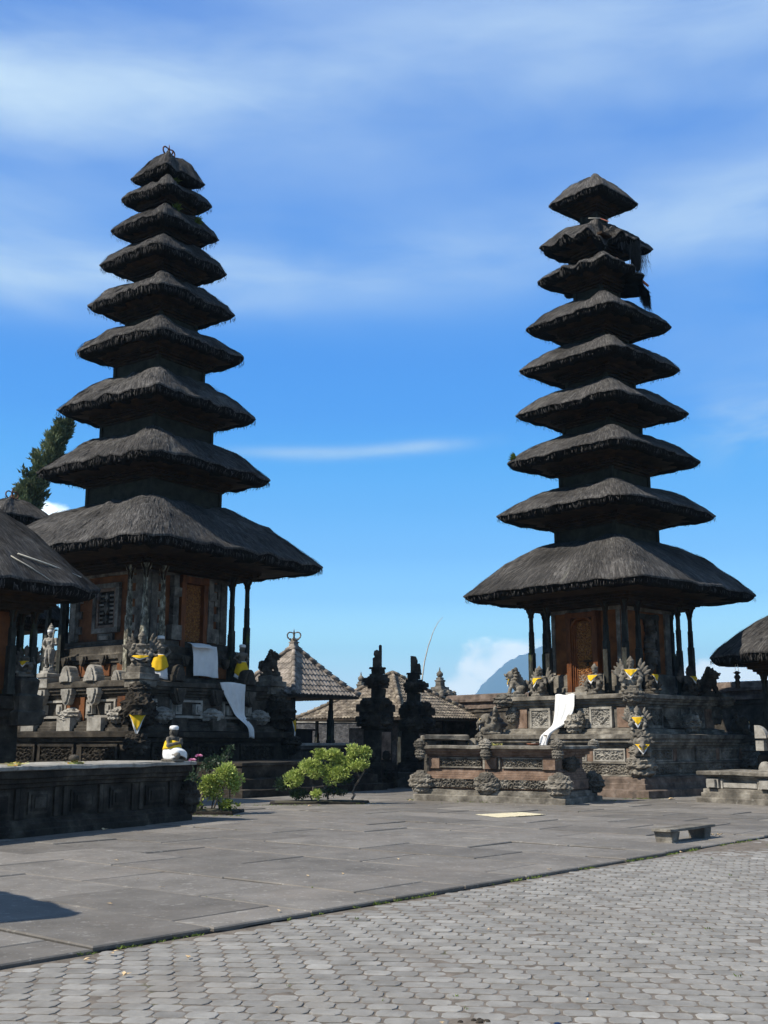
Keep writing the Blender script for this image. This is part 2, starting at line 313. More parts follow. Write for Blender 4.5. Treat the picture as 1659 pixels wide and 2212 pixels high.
def face(k, h):   # frame of a vertical face of a square block, half size h (or hx,hy); looks outwards
    hx, hy = h if hasattr(h, '__len__') else (h, h); Zu = Vector((0, 0, 1))
    if k == '-y': return Vector((0, -hy, 0)), Vector((1, 0, 0)), Zu, Vector((0, -1, 0))
    if k == '-x': return Vector((-hx, 0, 0)), Vector((0, -1, 0)), Zu, Vector((-1, 0, 0))
    if k == '+x': return Vector((hx, 0, 0)), Vector((0, 1, 0)), Zu, Vector((1, 0, 0))
    return Vector((0, hy, 0)), Vector((-1, 0, 0)), Zu, Vector((0, 1, 0))
def smooth01(a, b, x):
    t = max(0., min(1., (x - a) / (b - a))); return t * t * (3 - 2 * t)

# carved patterns
def scroll_fn(seed, cell=.16, depth=.03):
    def fn(x, z):
        best = 9; bx = None
        ci, cj = math.floor(x / cell), math.floor(z / cell)
        for a in (-1, 0, 1):
            for b in (-1, 0, 1):
                h = noise.cell((ci + a + seed * 7.3, cj + b + 3.7, seed)); h2 = noise.cell((cj + b - seed, ci + a + 11.1, seed + 5))
                px, pz = (ci + a + .5 + .3 * h) * cell, (cj + b + .5 + .3 * h2) * cell; d = hypot(x - px, z - pz)
                if d < best: best = d; bx = (px, pz, h)
        th = atan2(z - bx[1], x - bx[0]) * (1 if bx[2] > 0 else -1)
        return depth * (.5 + .5 * sin(th + best / cell * 13)) * (1 - smooth01(.45, .75, best / cell) * .6)
    return fn
def rhomb_fn(w, h, depth=.05):
    sc = scroll_fn(3, .11, depth * .6)
    def fn(x, z):
        u, v = abs(x - w / 2) / (w / 2), abs(z - h / 2) / (h / 2); d = u * .95 + v * .8
        d = math.floor(d * 9) / 9
        k = depth * (1.0 if d < .22 else .55 if d < .40 else .95 if d < .58 else .15 if d < .78 else .6)
        return k + sc(x, z) * .8
    return fn
def antefix_pts(w, h):
    p = [(-w / 2, 0), (w / 2, 0), (w / 2, h * .35), (w * .40, h * .38), (w * .40, h * .55)]
    for i in range(0, 9):
        t = pi * i / 8; p.append((cos(t) * w * .34, h * .6 + sin(t) * h * .4))
    return p + [(-w * .40, h * .55), (-w * .40, h * .38), (-w / 2, h * .35)]
def carved(mb, c, r, seed, amp=.30, nu=38, nv=26, freq=4.6, axis=None, tint=None):   # symmetrical carved lump (mask, leaf scroll)
    def d(v):
        u = Vector((abs(v.x - v.y), v.x + v.y, v.z * 1.25)) * freq * .7 + Vector((seed * 3.1, seed * 1.7, seed))
        a = noise.noise(u); b = noise.noise(u * 2.1 + Vector((5, 2, 1)))
        return amp * (1.1 * (1 - 2 * abs(a)) + .5 * (1 - 2 * abs(b))) * .6 + amp * .25 * sin(v.z * 13 + seed)
    mb.ell(c, r, None, nu, nv, random.random() if tint is None else tint, False, d)

# ------------------------------------------------------------------ ground: soil, slab plaza, pavers
GA = radians(40); GS = Vector((sin(GA), cos(GA), 0)); GT = Vector((-cos(GA), sin(GA), 0))   # slab grid axes: s along the step, t away from it
EDGE = 7.70
def grid(s, t, z=0.): return GS * s + GT * t + Vector((0, 0, z))
rnd = random.Random(5)
mb = MB(); R_ = 9900
mb.add([(-R_, -R_, -.14), (R_, -R_, -.14), (R_, R_ + 900, -.14), (-R_, R_ + 900, -.14)], [(0, 1, 2, 3)])
tag(mb.build('ground', 'ground_soil'), kind='structure')
mb = MB()                                   # dark joint bed under the slabs
pts = [grid(-12, EDGE + .03, -.035), grid(44, EDGE + .03, -.035), grid(44, 62, -.035), grid(-12, 62, -.035)]
mb.add(pts, [(0, 1, 2, 3)]); mb.add([p + Vector((0, 0, -.0)) for p in pts[:2]] + [p - Vector((0, 0, .1)) for p in pts[:2]], [(0, 2, 3, 1)])
tag(mb.build('slab_bed', 'joint_dirt'), kind='structure')
def slab(mb, s0, s1, t0, t1, z, rn):
    b = .012; tl = (rn.uniform(-.004, .004), rn.uniform(-.005, .005)); g = rn.uniform(.005, .013)
    g2 = rn.uniform(.008, .018); s0 += g; s1 -= g; t0 += g2; t1 -= g2; n = 5
    def ring(i, zz):
        r = []
        for (a, c, e, f) in ((s0 + i, t0 + i, s1 - i, t0 + i), (s1 - i, t0 + i, s1 - i, t1 - i), (s1 - i, t1 - i, s0 + i, t1 - i), (s0 + i, t1 - i, s0 + i, t0 + i)):
            for k in range(n):
                u = a + (e - a) * k / n; w = c + (f - c) * k / n
                jw = noise.noise((u * 3, w * 3, 2)) * .011
                r.append(grid(u + jw, w + jw, zz + tl[0] * (u - s0) + tl[1] * (w - t0)))
        return r
    m = 4 * n; v = ring(.03, z - .12) + ring(0, z - b) + ring(b, z)
    f = [(j * m + k, j * m + (k + 1) % m, (j + 1) * m + (k + 1) % m, (j + 1) * m + k) for j in range(2) for k in range(m)] + [tuple(range(2 * m, 3 * m))]
    mb.add(v, f, rn.random())
mb = MB()
W_ = 1.25; LN = 2.12
for i in range(-9, 33):
    s0 = 5.63 + (i - 0) * W_; off = 9.35 if i % 2 == 0 else 10.42
    cuts = [EDGE] + [off + LN * k + rnd.uniform(-.05, .05) for k in range(-1, 26)]
    cuts = [c for c in cuts if c >= EDGE]
    if cuts[1] - cuts[0] < .5: cuts.pop(1)
    for a, c in zip(cuts, cuts[1:]):
        slab(mb, s0, s0 + W_, a + (rnd.uniform(0, .03) if a == EDGE else 0), c, rnd.uniform(-.008, .008), rnd)
tag(mb.build('plaza_slabs', 'slab_stone'), kind='structure')
mb = MB()
vs = []; n1, n2 = 260, 150
for j in range(n2 + 1):
    for i in range(n1 + 1):
        p = grid(-4 + 30 * i / n1, EDGE + .03 - 17 * j / n2, 0); d_ = (p - Vector((5.6, 18.3, 0))).length
        q = noise.noise((p.x * .9, p.y * .9, 3)) * .5 + noise.noise((p.x * 3.1, p.y * 3.1, 7)) * .5
        vs.append(p + Vector((0, 0, -.0468 + .0065 * max(-.3, q) + .010 * exp(-(d_ / 1.0) ** 2))))
mb.add(vs, [(j * (n1 + 1) + i, (j + 1) * (n1 + 1) + i, (j + 1) * (n1 + 1) + i + 1, j * (n1 + 1) + i + 1) for j in range(n2) for i in range(n1)], .5, True)
mb.add([grid(-14, EDGE + .03, -.062), grid(46, EDGE + .03, -.062), grid(46, -30, -.062), grid(-14, -30, -.062)][::-1], [(0, 1, 2, 3)])
tag(mb.build('paver_bed', 'mortar_dirt'), kind='structure')
PA = radians(97); pu = Vector((sin(PA), cos(PA), 0)); pv = Vector((-pu.y, pu.x, 0))
PW, PH, SH = .202, .172, -.062
mb = MB(); GAPS = []
for j in range(-14, 150):
    for i in range(-70, 160):
        c = Vector((-2.2, 6.0, 0)) + pu * (i * PW + j * -SH * -1 + .022 * sin(j * .37)) + pv * (j * PH + .03 * sin(i * .11))
        t = c.dot(GT)
        if t > EDGE - .07 or c.y < 4.6: continue
        if abs(c.x) > c.y * .40 + 1.6 or c.y > 27: continue
        if (c - Vector((.53, 7.13, 0))).length < .10: GAPS.append(c.copy()); continue
        hw, hh = PW / 2 - rnd.uniform(.004, .010), PH / 2 - rnd.uniform(.004, .010); ch = .026; z = -.042 + rnd.uniform(-.003, .003)
        tx, ty = rnd.uniform(-.018, .018), rnd.uniform(-.018, .018); an = rnd.uniform(-.03, .03); ca, sa = cos(an), sin(an)
        o8 = [(-hw, -hh + ch * 1.5), (-hw + ch, -hh), (hw - ch, -hh), (hw, -hh + ch * 1.5), (hw, hh - ch * 1.5), (hw - ch, hh), (-hw + ch, hh), (-hw, hh - ch * 1.5)]
        v = []
        for k, zz in ((1.0, -.02), (1.0, -.0025), (.95, 0.0)):
            for x, y in o8:
                x, y = x * k, y * (k if k == 1 else .88); xx, yy = x * ca - y * sa, x * sa + y * ca
                v.append(c + pu * (xx + rnd.uniform(-.003, .003)) + pv * (yy + rnd.uniform(-.003, .003)) + Vector((0, 0, z + zz + tx * x + ty * y)))
        q = rnd.random(); q = .95 if q > .96 else q * .75
        mb.add(v, [(a * 8 + k, a * 8 + (k + 1) % 8, a * 8 + 8 + (k + 1) % 8, a * 8 + 8 + k) for a in range(2) for k in range(8)] + [tuple(range(16, 24))], q)
tag(mb.build('pavers', 'paver_stone'), kind='structure')

# ------------------------------------------------------------------ thatch
def sqdir(th, p):
    c, s = cos(th), sin(th); k = (abs(c) ** p + abs(s) ** p) ** (-1 / p); return c * k, s * k
def thatch(name, parent, s, zr, n0, ztop, inner, seed=0, dens=1.0, thick=.24, bulge=1.45, hip=.10, asp=1.0, torn=None, p=13, rough=1.0, nth=144, strand=1.0):
    mb = MB(); rn = random.Random(seed * 17 + 3); s *= 1.045; tone = rn.uniform(-.22, .22)
    na = 12
    def P(th, a):
        r = n0 + (s - n0) * a; dx, dy = sqdir(th, p if a > .2 else p + 6)
        z = zr + thick + (ztop - zr - thick) * (1 - max(a, 0) ** bulge)
        kc = abs(sin(2 * th)) ** 6
        z += hip * kc * sin(pi * min(1, a * .9 + .12)) - .05 * kc * max(0, a - .85) * 4
        x, y = dx * r, dy * r * asp
        q = noise.noise((x * 1.6 + seed, y * 1.6, z * 1.2)) * .06 * rough + noise.noise((x * 5 + seed, y * 5, z * 5)) * .032 * rough
        k = 1 + q / max(r, .3) * .6
        if torn: dz, kr = torn(th, a); z += dz; k *= kr
        return Vector((x * k, y * k, z + q))
    rings = [[P(2 * pi * k / nth, i / na) for k in range(nth)] for i in range(na + 1)]
    for dr, fz in ((.03, .86), (.015, .70), (-.05, .42), (-.13, .14), (-.22, -.02), (-.33, -.04), (-.46, .08)):
        ring = []
        for k in range(nth):
            th = 2 * pi * k / nth; b = rings[na][k]; u = Vector((b.x, b.y, 0)); rl = u.length; u.normalize()
            w = noise.noise((b.x * 2.6, b.y * 2.6, seed + fz)) * .035 * rough; sag = noise.noise((b.x * 1.1 + seed, b.y * 1.1, 4)) * .05 * rough
            ring.append(b + u * (dr * (1.25 if abs(sin(2 * th)) > .9 else 1) + w) + Vector((0, 0, thick * (fz - 1) + (sag if fz < .5 else sag * .4))))
        rings.append(ring)
    ring = []
    for k in range(nth):
        dx, dy = sqdir(2 * pi * k / nth, 16); ring.append(Vector((dx * inner, dy * inner * asp, zr + .12)))
    rings.append(ring)
    top_r = rings[:na + 3]
    vs = [q for r in top_r for q in r]; tex = []; cs = []
    for i, r in enumerate(top_r):
        for k, q in enumerate(r):
            tex.append((k / nth * 8 * s * .8, (i / na) * (s - n0) * 1.15 if i <= na else (s - n0) * 1.15 + (i - na) * .09, seed * 1.37)); cs.append(.5 + tone + .8 * noise.noise((q.x * .9, q.y * .9, q.z + seed)))
    fs = [(i * nth + k, i * nth + (k + 1) % nth, (i + 1) * nth + (k + 1) % nth, (i + 1) * nth + k) for i in range(len(top_r) - 1) for k in range(nth)]
    fs = [f[::-1] for f in fs]; fs.append(tuple(range(nth)))
    mb.add(vs, fs, cs, True, tex)
    # loose fibres lying on the slopes and hanging from the eave
    cnt = int(dens * 620 * s * (s - n0 + .3))
    for _ in range(cnt):
        sd = rn.randrange(4); q = rn.uniform(-1, 1); th = sd * pi / 2 + math.atan(q)
        a = sqrt(rn.random()) * .98; ln = rn.uniform(.12, .34) * strand / max(s - n0, .4)
        dth = rn.gauss(0, .012)
        b = P(th, a); e = P(th + dth, min(1.0, a + ln)); d = e - b
        if a + ln > 1: e = e + Vector((e.x, e.y, 0)).normalized() * .05 + Vector((0, 0, -(a + ln - 1) * .9 * (s - n0)))
        b = b + Vector((0, 0, .008)); e = e + Vector((0, 0, rn.uniform(.0, .045)))
        tn = Vector((-b.y, b.x, 0)).normalized() * rn.uniform(.005, .013)
        if abs(sin(2 * th)) < .95: tn = Vector((0, 1, 0)) * tn.length if sd % 2 == 0 else Vector((1, 0, 0)) * tn.length
        tt = (rn.random() * 40, rn.random() * 9, 0); mb.add([b - tn, b + tn, e], [(0, 1, 2)], min(1, max(0, rn.gauss(.55, .28))), True, [tt, tt, (tt[0], tt[1] + .3, 0)])
    for _ in range(int(dens * 190 * s)):
        sd = rn.randrange(4); q = rn.uniform(-1, 1); th = sd * pi / 2 + math.atan(q); b = P(th, 1); u = Vector((b.x, b.y, 0)).normalized()
        b = b + u * rn.uniform(-.10, .05) + Vector((0, 0, -thick * rn.uniform(.3, .9))); e = Vector((b.x, b.y, zr)) + u * rn.uniform(-.08, .03) + Vector((rn.gauss(0, .025), rn.gauss(0, .025), -abs(rn.gauss(.015, .035)) * strand))
        tn = (Vector((0, 1, 0)) if sd % 2 == 0 else Vector((1, 0, 0))) * rn.uniform(.006, .016)
        tt = (rn.random() * 40, rn.random() * 9, 0); mb.add([b - tn, b + tn, e], [(0, 1, 2)], rn.random() * .7, True, [tt, tt, tt])
    ob = mb.build(name, 'thatch', parent)
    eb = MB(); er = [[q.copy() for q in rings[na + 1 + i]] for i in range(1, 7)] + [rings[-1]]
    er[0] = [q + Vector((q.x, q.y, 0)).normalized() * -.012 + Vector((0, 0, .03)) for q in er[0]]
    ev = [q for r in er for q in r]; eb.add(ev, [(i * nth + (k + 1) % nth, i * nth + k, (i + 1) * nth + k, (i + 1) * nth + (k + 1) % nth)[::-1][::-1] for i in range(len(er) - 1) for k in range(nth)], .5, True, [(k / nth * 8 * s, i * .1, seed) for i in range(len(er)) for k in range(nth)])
    eb.build('thatch_underside', 'eave_shade_fibre', ob)
    return ob, P

def soffit(parent, s, zr, n, big, asp=1.0):
    mb = MB(); o = n
    pr = [(s - .30, zr + .10), (s - .30, zr + .02), (n + .34, zr - .02), (n + .34, zr - .12), (n + .27, zr - .12), (n + .27, zr - .20), (n + .15, zr - .20), (n + .15, zr - .28), (n + .06, zr - .28), (n + .06, zr - .36), (n - .02, zr - .36)]
    if n + .34 > s - .34: pr = [(s - .25, zr + .10), (s - .25, zr), (n + .12, zr - .05), (n + .12, zr - .15), (n + .05, zr - .15), (n + .05, zr - .24), (n - .02, zr - .24)]
    mb.stack([(a, z) for a, z in pr][::-1], 0, 0, seg=9, jit=.004)
    # stack is called with zero half sizes so every offset is a half size
    if big:
        k = int((n + .3) * 2 / .11)
        for fk in ('-x', '-y', '+x', '+y'):
            fr = face(fk, n + .27)
            for i in range(k): x = -(n + .27) + (i + .5) * 2 * (n + .27) / k; mb.fbox(fr, x - .028, zr - .17, x + .028, zr - .125, -.02, .05)
    return mb.build('soffit', 'soffit_wood', parent)

def finial(parent, z, k=1.0, m='rust'):
    mb = MB()
    mb.lathe([(.16 * k, 0), (.17 * k, .05 * k), (.11 * k, .09 * k), (.12 * k, .16 * k), (.05 * k, .20 * k), (.045 * k, .36 * k), (.06 * k, .40 * k), (.025 * k, .48 * k), (.004, .62 * k)], 10, (0, 0, z))
    for sgn in (-1, 1):
        arc = [(sgn * (.17 + .13 * sin(t)) * k, 0, z + (.30 - .15 * cos(t)) * k) for t in [i * pi / 6 - .3 for i in range(8)]] + [(sgn * .05 * k, 0, z + .42 * k)]
        mb.tube(arc, [.03 * k] * 8 + [.018 * k], 7)
        mb.tube([(0, sgn * .12 * k, z + .1 * k), (0, sgn * .2 * k, z + .2 * k), (0, sgn * .17 * k, z + .3 * k)], [.035 * k, .03 * k, .01 * k], 6)
        mb.tube([(sgn * .1 * k, 0, z + .08 * k), (sgn * .2 * k, 0, z + .13 * k), (sgn * .24 * k, 0, z + .24 * k)], [.035 * k, .035 * k, .008 * k], 6)
    return mb.build('finial', m, parent)

def post(parent, x, y, z0, z1, w, m, seed, cap=True):
    rn = random.Random(seed); mb = MB(); zm = z0 + (z1 - z0) * rn.uniform(.46, .56); za = z0 + (z1 - z0) * .72
    prof = [(w * 1.25, z0), (w * 1.25, z0 + .12), (w * 1.05, z0 + .14), (w * 1.0, zm), (w * .78, zm + .02), (w * .76, za), (w * .62, za + .02), (w * .60, z1 - .38)]
    if cap: prof += [(w * .85, z1 - .34), (w * .8, z1 - .26), (w * 1.25, z1 - .16), (w * 1.5, z1 - .02), (w * 1.5, z1)]
    else: prof += [(w * .6, z1)]
    mb.stack(prof, 0, 0, (x, y), seg=9, jit=.008, seed=seed)
    for sx in (-1, 1):      # chamfer strips that make the post read as carved
        for sy in (-1, 1): mb.tube([(x + sx * w * .8, y + sy * w * .8, z0 + .15), (x + sx * w * .8, y + sy * w * .8, zm - .05)], w * .22, 6, .6, True, False)
    o = mb.build('post', m, parent)
    if cap:
        br = MB()
        for dx, dy in ((1, 0), (-1, 0), (0, 1), (0, -1)):
            br.tube([(x + dx * w * .5, y + dy * w * .5, z1 - .5), (x + dx * w * 1.0, y + dy * w * 1.0, z1 - .25), (x + dx * w * 2.3, y + dy * w * 2.3, z1 - .03)], [w * .3, w * .4, w * .3], 6, .7, True, False)
        br.build('bracket', 'soffit_wood', o)
    return o

def tiers(root, sp, seed):
    n = len(sp['s'])
    for i in range(n):
        s, zr = sp['s'][i], sp['zr'][i]; last = i == n - 1
        n_up = sp['n'][i] if not last else .05; n_dn = sp['n'][i - 1] if i else sp['beam']
        r, P = thatch('thatch_roof', root, s, zr, n_up * .98, sp['top'][i] if not last else sp['apex'], max(.1, n_dn - .02), seed + i, sp.get('dens', 1.0), sp['thick'][i], 1.22 if i == 0 else 1.15, .15 if i else .18, torn=sp.get('torn', {}).get(i), strand=sp.get('strand', 1.0), rough=sp.get('rough', 1))
        soffit(r, s, zr, n_dn, i < 6)
        sp.setdefault('P', {})[i] = P
        if not last:
            mb = MB(); z0 = sp['top'][i] - .45; z1 = sp['zr'][i + 1] - .2
            mb.stack([(.10, z0), (.10, z0 + .42), (.05, z0 + .44), (.05, z0 + .50), (0, z0 + .52), (0, z1)], n_up, n_up, seg=.3, jit=.006, seed=i)
            for sx in (-1, 1):
                for sy in (-1, 1): mb.box(sx * n_up - .06, sy * n_up - .06, z0, sx * n_up + .06, sy * n_up + .06, z1 - .02)
            mb.build('neck', 'grey_board', root)
    return root
RM_AZ, LM_AZ = 47.0, 35.5                      # azimuth of each tower's local +x
RM = thing('meru_tower', 'nine tiered thatched tower on the right, torn thatch near its top and carved gilded door', 'temple tower', (7.64, 37.5, 0), radians(90 - RM_AZ), 'nine tiered meru towers')
LM = thing('meru_tower', 'taller nine tiered thatched tower on the left, crowned by a rusty finial', 'temple tower', (-8.15, 38.5, 0), radians(90 - LM_AZ), 'nine tiered meru towers')
def torn8(th, a):      # slope of the damaged tier sinks around its near and right sides
    t = (th + pi) % (2 * pi) - pi
    g = exp(-((t + 2.25) / .30) ** 2) * smooth01(.15, .5, a)
    return -.30 * g - .20 * exp(-((t + 1.15) / .22) ** 2) * smooth01(.3, .8, a) + .07 * sin(t * 9) * a + .05 * sin(t * 23) * a, 1 - .34 * g + .04 * sin(t * 13) * a
def torn7(th, a):
    t = (th + pi) % (2 * pi) - pi
    g = exp(-((t + .62) / .50) ** 2)
    return -.40 * g * smooth01(.1, .5, a) + .05 * sin(t * 11 + 1) * a, 1 - .20 * g * a + .05 * sin(t * 15) * a
RSP = dict(s=[3.5, 2.65, 2.36, 2.13, 1.99, 1.83, 1.50, 1.42, 1.13], zr=[6.22, 8.98, 10.88, 12.62, 14.25, 15.83, 17.66, 18.9, 20.6], n=[1.21, 1.06, .93, .82, .70, .54, .38, .30],
           top=[8.20, 10.12, 12.0, 13.7, 15.33, 17.0, 18.42, 19.95], apex=21.85, beam=1.88, thick=[.26, .24, .24, .22, .22, .22, .22, .22, .22], torn={7: torn8, 6: torn7}, dens=.8, strand=.8)
LSP = dict(s=[4.28, 2.89, 2.50, 2.11, 1.88, 1.64, 1.40, 1.17, .96], zr=[7.45, 10.6, 12.9, 15.13, 16.87, 18.5, 19.85, 21.15, 22.05], n=[1.62, 1.36, 1.10, .87, .68, .55, .45, .36],
           top=[9.65, 12.06, 14.34, 16.33, 18.09, 19.72, 20.95, 22.05], apex=23.33, beam=2.38, thick=[.30, .28, .28, .28, .27, .27, .26, .26, .25], dens=1.25, strand=1.15, rough=1.6)
tiers(RM, RSP, 20); tiers(LM, LSP, 60)
finial(LM, 23.15, 1.0)

# ------------------------------------------------------------------ tower podiums, cellas
def ant(mb, fr, x, z, w, h, d=.12, inv=False, d0=-.05):
    pts = antefix_pts(w, h)
    if inv: pts = [(px, -pz) for px, pz in pts][::-1]
    mb.plate(fr, [(x + px, z + pz) for px, pz in pts], d0, d)
    q = [(px * .62, pz * .8 + (h * .04 if not inv else -h * .04)) for px, pz in pts]
    mb.plate(fr, [(x + px, z + pz) for px, pz in q], d - .01, d + .05)
def panel(mb, fr, x, z, w, h, fn, frame=.07, dep=.06):
    mb.fbox(fr, x, z, x + w, z + frame, -.02, dep); mb.fbox(fr, x, z + h - frame, x + w, z + h, -.02, dep)
    mb.fbox(fr, x, z + frame, x + frame, z + h - frame, -.02, dep - .004); mb.fbox(fr, x + w - frame, z + frame, x + w, z + h - frame, -.02, dep - .004)
    mb.relief(fr, x + frame, z + frame, w - 2 * frame, h - 2 * frame, fn, max(8, int((w - 2 * frame) / .022)), max(6, int((h - 2 * frame) / .022)), .004)
def karang(name, parent, c, r, seed, m='stone', amp=.34):
    mb = MB(); carved(mb, c, r, seed, amp)
    for i in range(5):
        a = -2.356 + (i - 2) * .5; rr = max(r[0], r[1])
        carved(mb, (c[0] + cos(a) * rr * .7, c[1] + sin(a) * rr * .7, c[2] + r[2] * (.55 - .35 * abs(i - 2))), (rr * .34, rr * .34, r[2] * .36), seed + i, .3, 14, 10)
    return mb.build(name, m, parent)

# --- right tower
h = 2.4
mb = MB()
mb.stack([(3.72, -.1), (3.72, .20), (3.69, .22), (3.40, .225), (3.40, .36), (3.36, .38), (3.36, .50), (3.30, .56), (3.14, .57)], 0, 0, seg=.4, jit=.012, seed=1)
mb.build('plinth', 'brown_stone', RM)
mb = MB()
mb.stack([(3.12, .57), (3.12, .60), (3.04, .62), (3.04, .92), (3.10, .93), (3.10, .97), (2.98, .99), (2.98, 1.36), (3.02, 1.38), (3.02, 1.44), (3.10, 1.46), (3.10, 1.53), (3.18, 1.55), (3.18, 1.64), (3.24, 1.66), (3.24, 1.78), (3.0, 1.80), (2.62, 1.81),
          (2.62, 1.86), (2.56, 1.88), (2.56, 1.95), (2.42, 1.97), (2.30, 2.0), (2.30, 2.62), (2.36, 2.64), (2.36, 2.70), (2.44, 2.72), (2.44, 2.80), (2.52, 2.82), (2.52, 2.87), (2.60, 2.89), (2.60, 3.0), (2.5, 3.02), (.5, 3.02)], 0, 0, seg=.35, jit=.010, seed=2)
mb.build('podium', 'stone', RM)
for k in ('-x', '-y'):  # panels on the sunlit face use paler stone, so light sits in the colour
    mb = MB(); fr = face(k, 3.04)
    mb.relief(fr, -2.95, .64, 5.9, .27, scroll_fn(11, .14, .05), 260, 14, .004); mb.build('frieze', 'stone', RM)
    mb = MB(); fr = face(k, 2.98)
    for x in (-2.5, -.05, 1.35): mb.cut(); panel(mb, fr, x, .99, 1.15, .38, scroll_fn(int(x * 7) + 30, .17, .06), .05, .07)
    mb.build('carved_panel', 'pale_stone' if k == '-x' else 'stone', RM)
    mb = MB()
    for x in (-2.9, -1.3, 1.12, 2.55): mb.cut(); mb.fbox(fr, x, .99, x + .2, 1.37, -.02, .05)
    fr = face(k, 2.30)
    for x in (-2.28, 1.78): mb.cut(); mb.fbox(fr, x, 2.0, x + .5, 2.62, -.02, .05)
    mb.build('pilaster', 'red_stone', RM)
    mb = MB()
    for x in (-1.62, .78): mb.cut(); panel(mb, fr, x, 1.99, .84, .64, rhomb_fn(.7, .5, .075), .07, .10)
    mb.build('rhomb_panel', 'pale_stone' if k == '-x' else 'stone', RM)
    mb = MB()
    for i in range(7): mb.fbox(fr, -.62, 2.0 + i * .055, .74, 2.04 + i * .055, -.02, .24 - i * .03)
    mb.relief(fr, .3, 2.40, .42, .2, scroll_fn(8, .12, .05), 20, 10, .02)
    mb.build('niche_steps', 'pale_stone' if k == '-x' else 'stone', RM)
    mb = MB(); x = .40; P0 = fr[0] + fr[1] * x + fr[2] * 2.12 + fr[3] * .34
    carved(mb, P0, (.26, .26, .26), 5, .4); carved(mb, P0 - fr[2] * .2, (.17, .17, .14), 6, .3); carved(mb, P0 + fr[1] * .2 + fr[2] * .12, (.13, .13, .2), 7, .4); carved(mb, P0 - fr[1] * .2 + fr[2] * .04, (.12, .12, .14), 8, .4)
    mb.build('carved_boss', 'stone', RM)
for (sx, sy) in ((-1, -1), (-1, 1), (1, -1)):
    def K(d, z, r, sd, m='stone'): karang('corner_carving', RM, (sx * d, sy * d, z), r, sd, m)
    K(3.08, .88, (.36, .36, .33), 3 + sx); K(3.02, 1.28, (.27, .27, .2), 9 + sy); K(3.12, 1.62, (.20, .20, .20), 14)
    K(2.36, 2.42, (.20, .20, .26), 17 + sx); K(2.56, 2.90, (.30, .30, .20), 22 + sy)
mb = MB(); mb.stack([(1.62, 3.02), (1.62, 3.14), (1.55, 3.16), (1.55, 3.30), (1.47, 3.34), (1.47, 3.70), (1.41, 3.72), (1.41, 3.74)], 0, 0, seg=.3, jit=.01, seed=4); mb.build('cella_base', 'stone', RM)
mb = MB(); mb.stack([(1.38, 3.74), (1.38, 6.12)], 0, 0, seg=.3, jit=.006); mb.build('cella_wall', 'warm_brick', RM)
mb = MB()
for k in ('-x', '-y', '+x', '+y'):
    fr = face(k, 1.38)
    for x in ((-1.36, 1.06) if k != '-x' else (-1.37, 1.25)): mb.cut(); mb.fbox(fr, x, 3.75, x + (.30 if k != '-x' else .12), 5.95, -.02, .06 if x < 0 else .064)
    for z in (5.75, 5.95): mb.fbox(fr, -1.44, z, 1.44, z + .14, -.02, .09)
mb.build('cella_pilasters', 'stone', RM)
fr = face('-x', 1.38); dr = MB()
dr.fbox(fr, -.62, 3.12, -.44, 5.75, -.02, .26); dr.fbox(fr, .44, 3.12, .62, 5.75, -.02, .26); dr.fbox(fr, -.62, 5.55, .62, 5.72, -.02, .30)
for i in range(3): dr.fbox(fr, -.44 + i * .05, 3.14 + i * .03, -.39 + i * .05, 5.5, -.02, .20 - i * .045); dr.fbox(fr, .39 - i * .05, 3.14 + i * .03, .44 - i * .05, 5.5, -.02, .20 - i * .045)
for i in range(9):
    t0, t1 = pi * i / 9, pi * (i + 1) / 9
    dr.plate(fr, [(cos(t0) * .44, 5.1 + sin(t0) * .42), (cos(t0) * .52, 5.1 + sin(t0) * .5), (cos(t1) * .52, 5.1 + sin(t1) * .5), (cos(t1) * .44, 5.1 + sin(t1) * .42)], -.02, .22)
door = dr.build('door', 'door_wood', RM)
lf = MB(); lf.relief(fr, -.29, 3.24, .58, 2.2, scroll_fn(41, .15, .04), 40, 120, .07); lf.build('door_leaf', 'gilt_wood', door)
lf = MB(); lf.fbox(fr, -.02, 4.12, .30, 4.16, .08, .14); lf.fbox(fr, .10, 3.98, .16, 4.1, .08, .15); lf.build('lock', 'dark_wood', door)
sl_ = MB(); sl_.fbox(fr, -.52, 3.03, .52, 3.13, .1, .5); sl_.build('door_sill', 'pale_stone', door)
fr = face('-y', 1.38); mb = MB()
for i in range(7): carved(mb, fr[0] + fr[1] * (.05 + .07 * sin(i * 1.9)) + fr[2] * (4.1 + i * .22) + fr[3] * .12, (.20 - .012 * i, .16, .2), 50 + i, .4, 18, 12)
mb.build('wall_relief', 'dark_stone', RM)
mb = MB(); mb.fbox(fr, -.55, 3.76, -.42, 5.7, -.02, .1); mb.fbox(fr, .5, 3.76, .63, 5.7, -.02, .1); mb.fbox(fr, -.55, 5.5, .63, 5.66, -.02, .13); mb.build('wall_frame', 'dark_stone', RM)
mb = MB(); b_ = 1.88
for sy in (-1, 1): mb.cut(); mb.box(-2.15, sy * b_ - .09, 6.02, 2.15, sy * b_ + .09, 6.22); mb.cut(); mb.box(sy * b_ - .09, -2.15, 6.015, sy * b_ + .09, 2.15, 6.215)
mb.build('roof_beam', 'soffit_wood', RM)
def posts(root, h, z0, z1, w, sp, mats):
    i = 0
    for sx in (-1, 1):
        for sy in (-1, 1):
            for dx, dy in ((0, 0), (sp, 0), (0, sp)):
                post(root, sx * (h - dx), sy * (h - dy), z0, z1, w, mats(sx, sy), i); i += 1
posts(RM, 1.88, 3.02, 6.03, .085, .72, lambda sx, sy: 'post_dark')

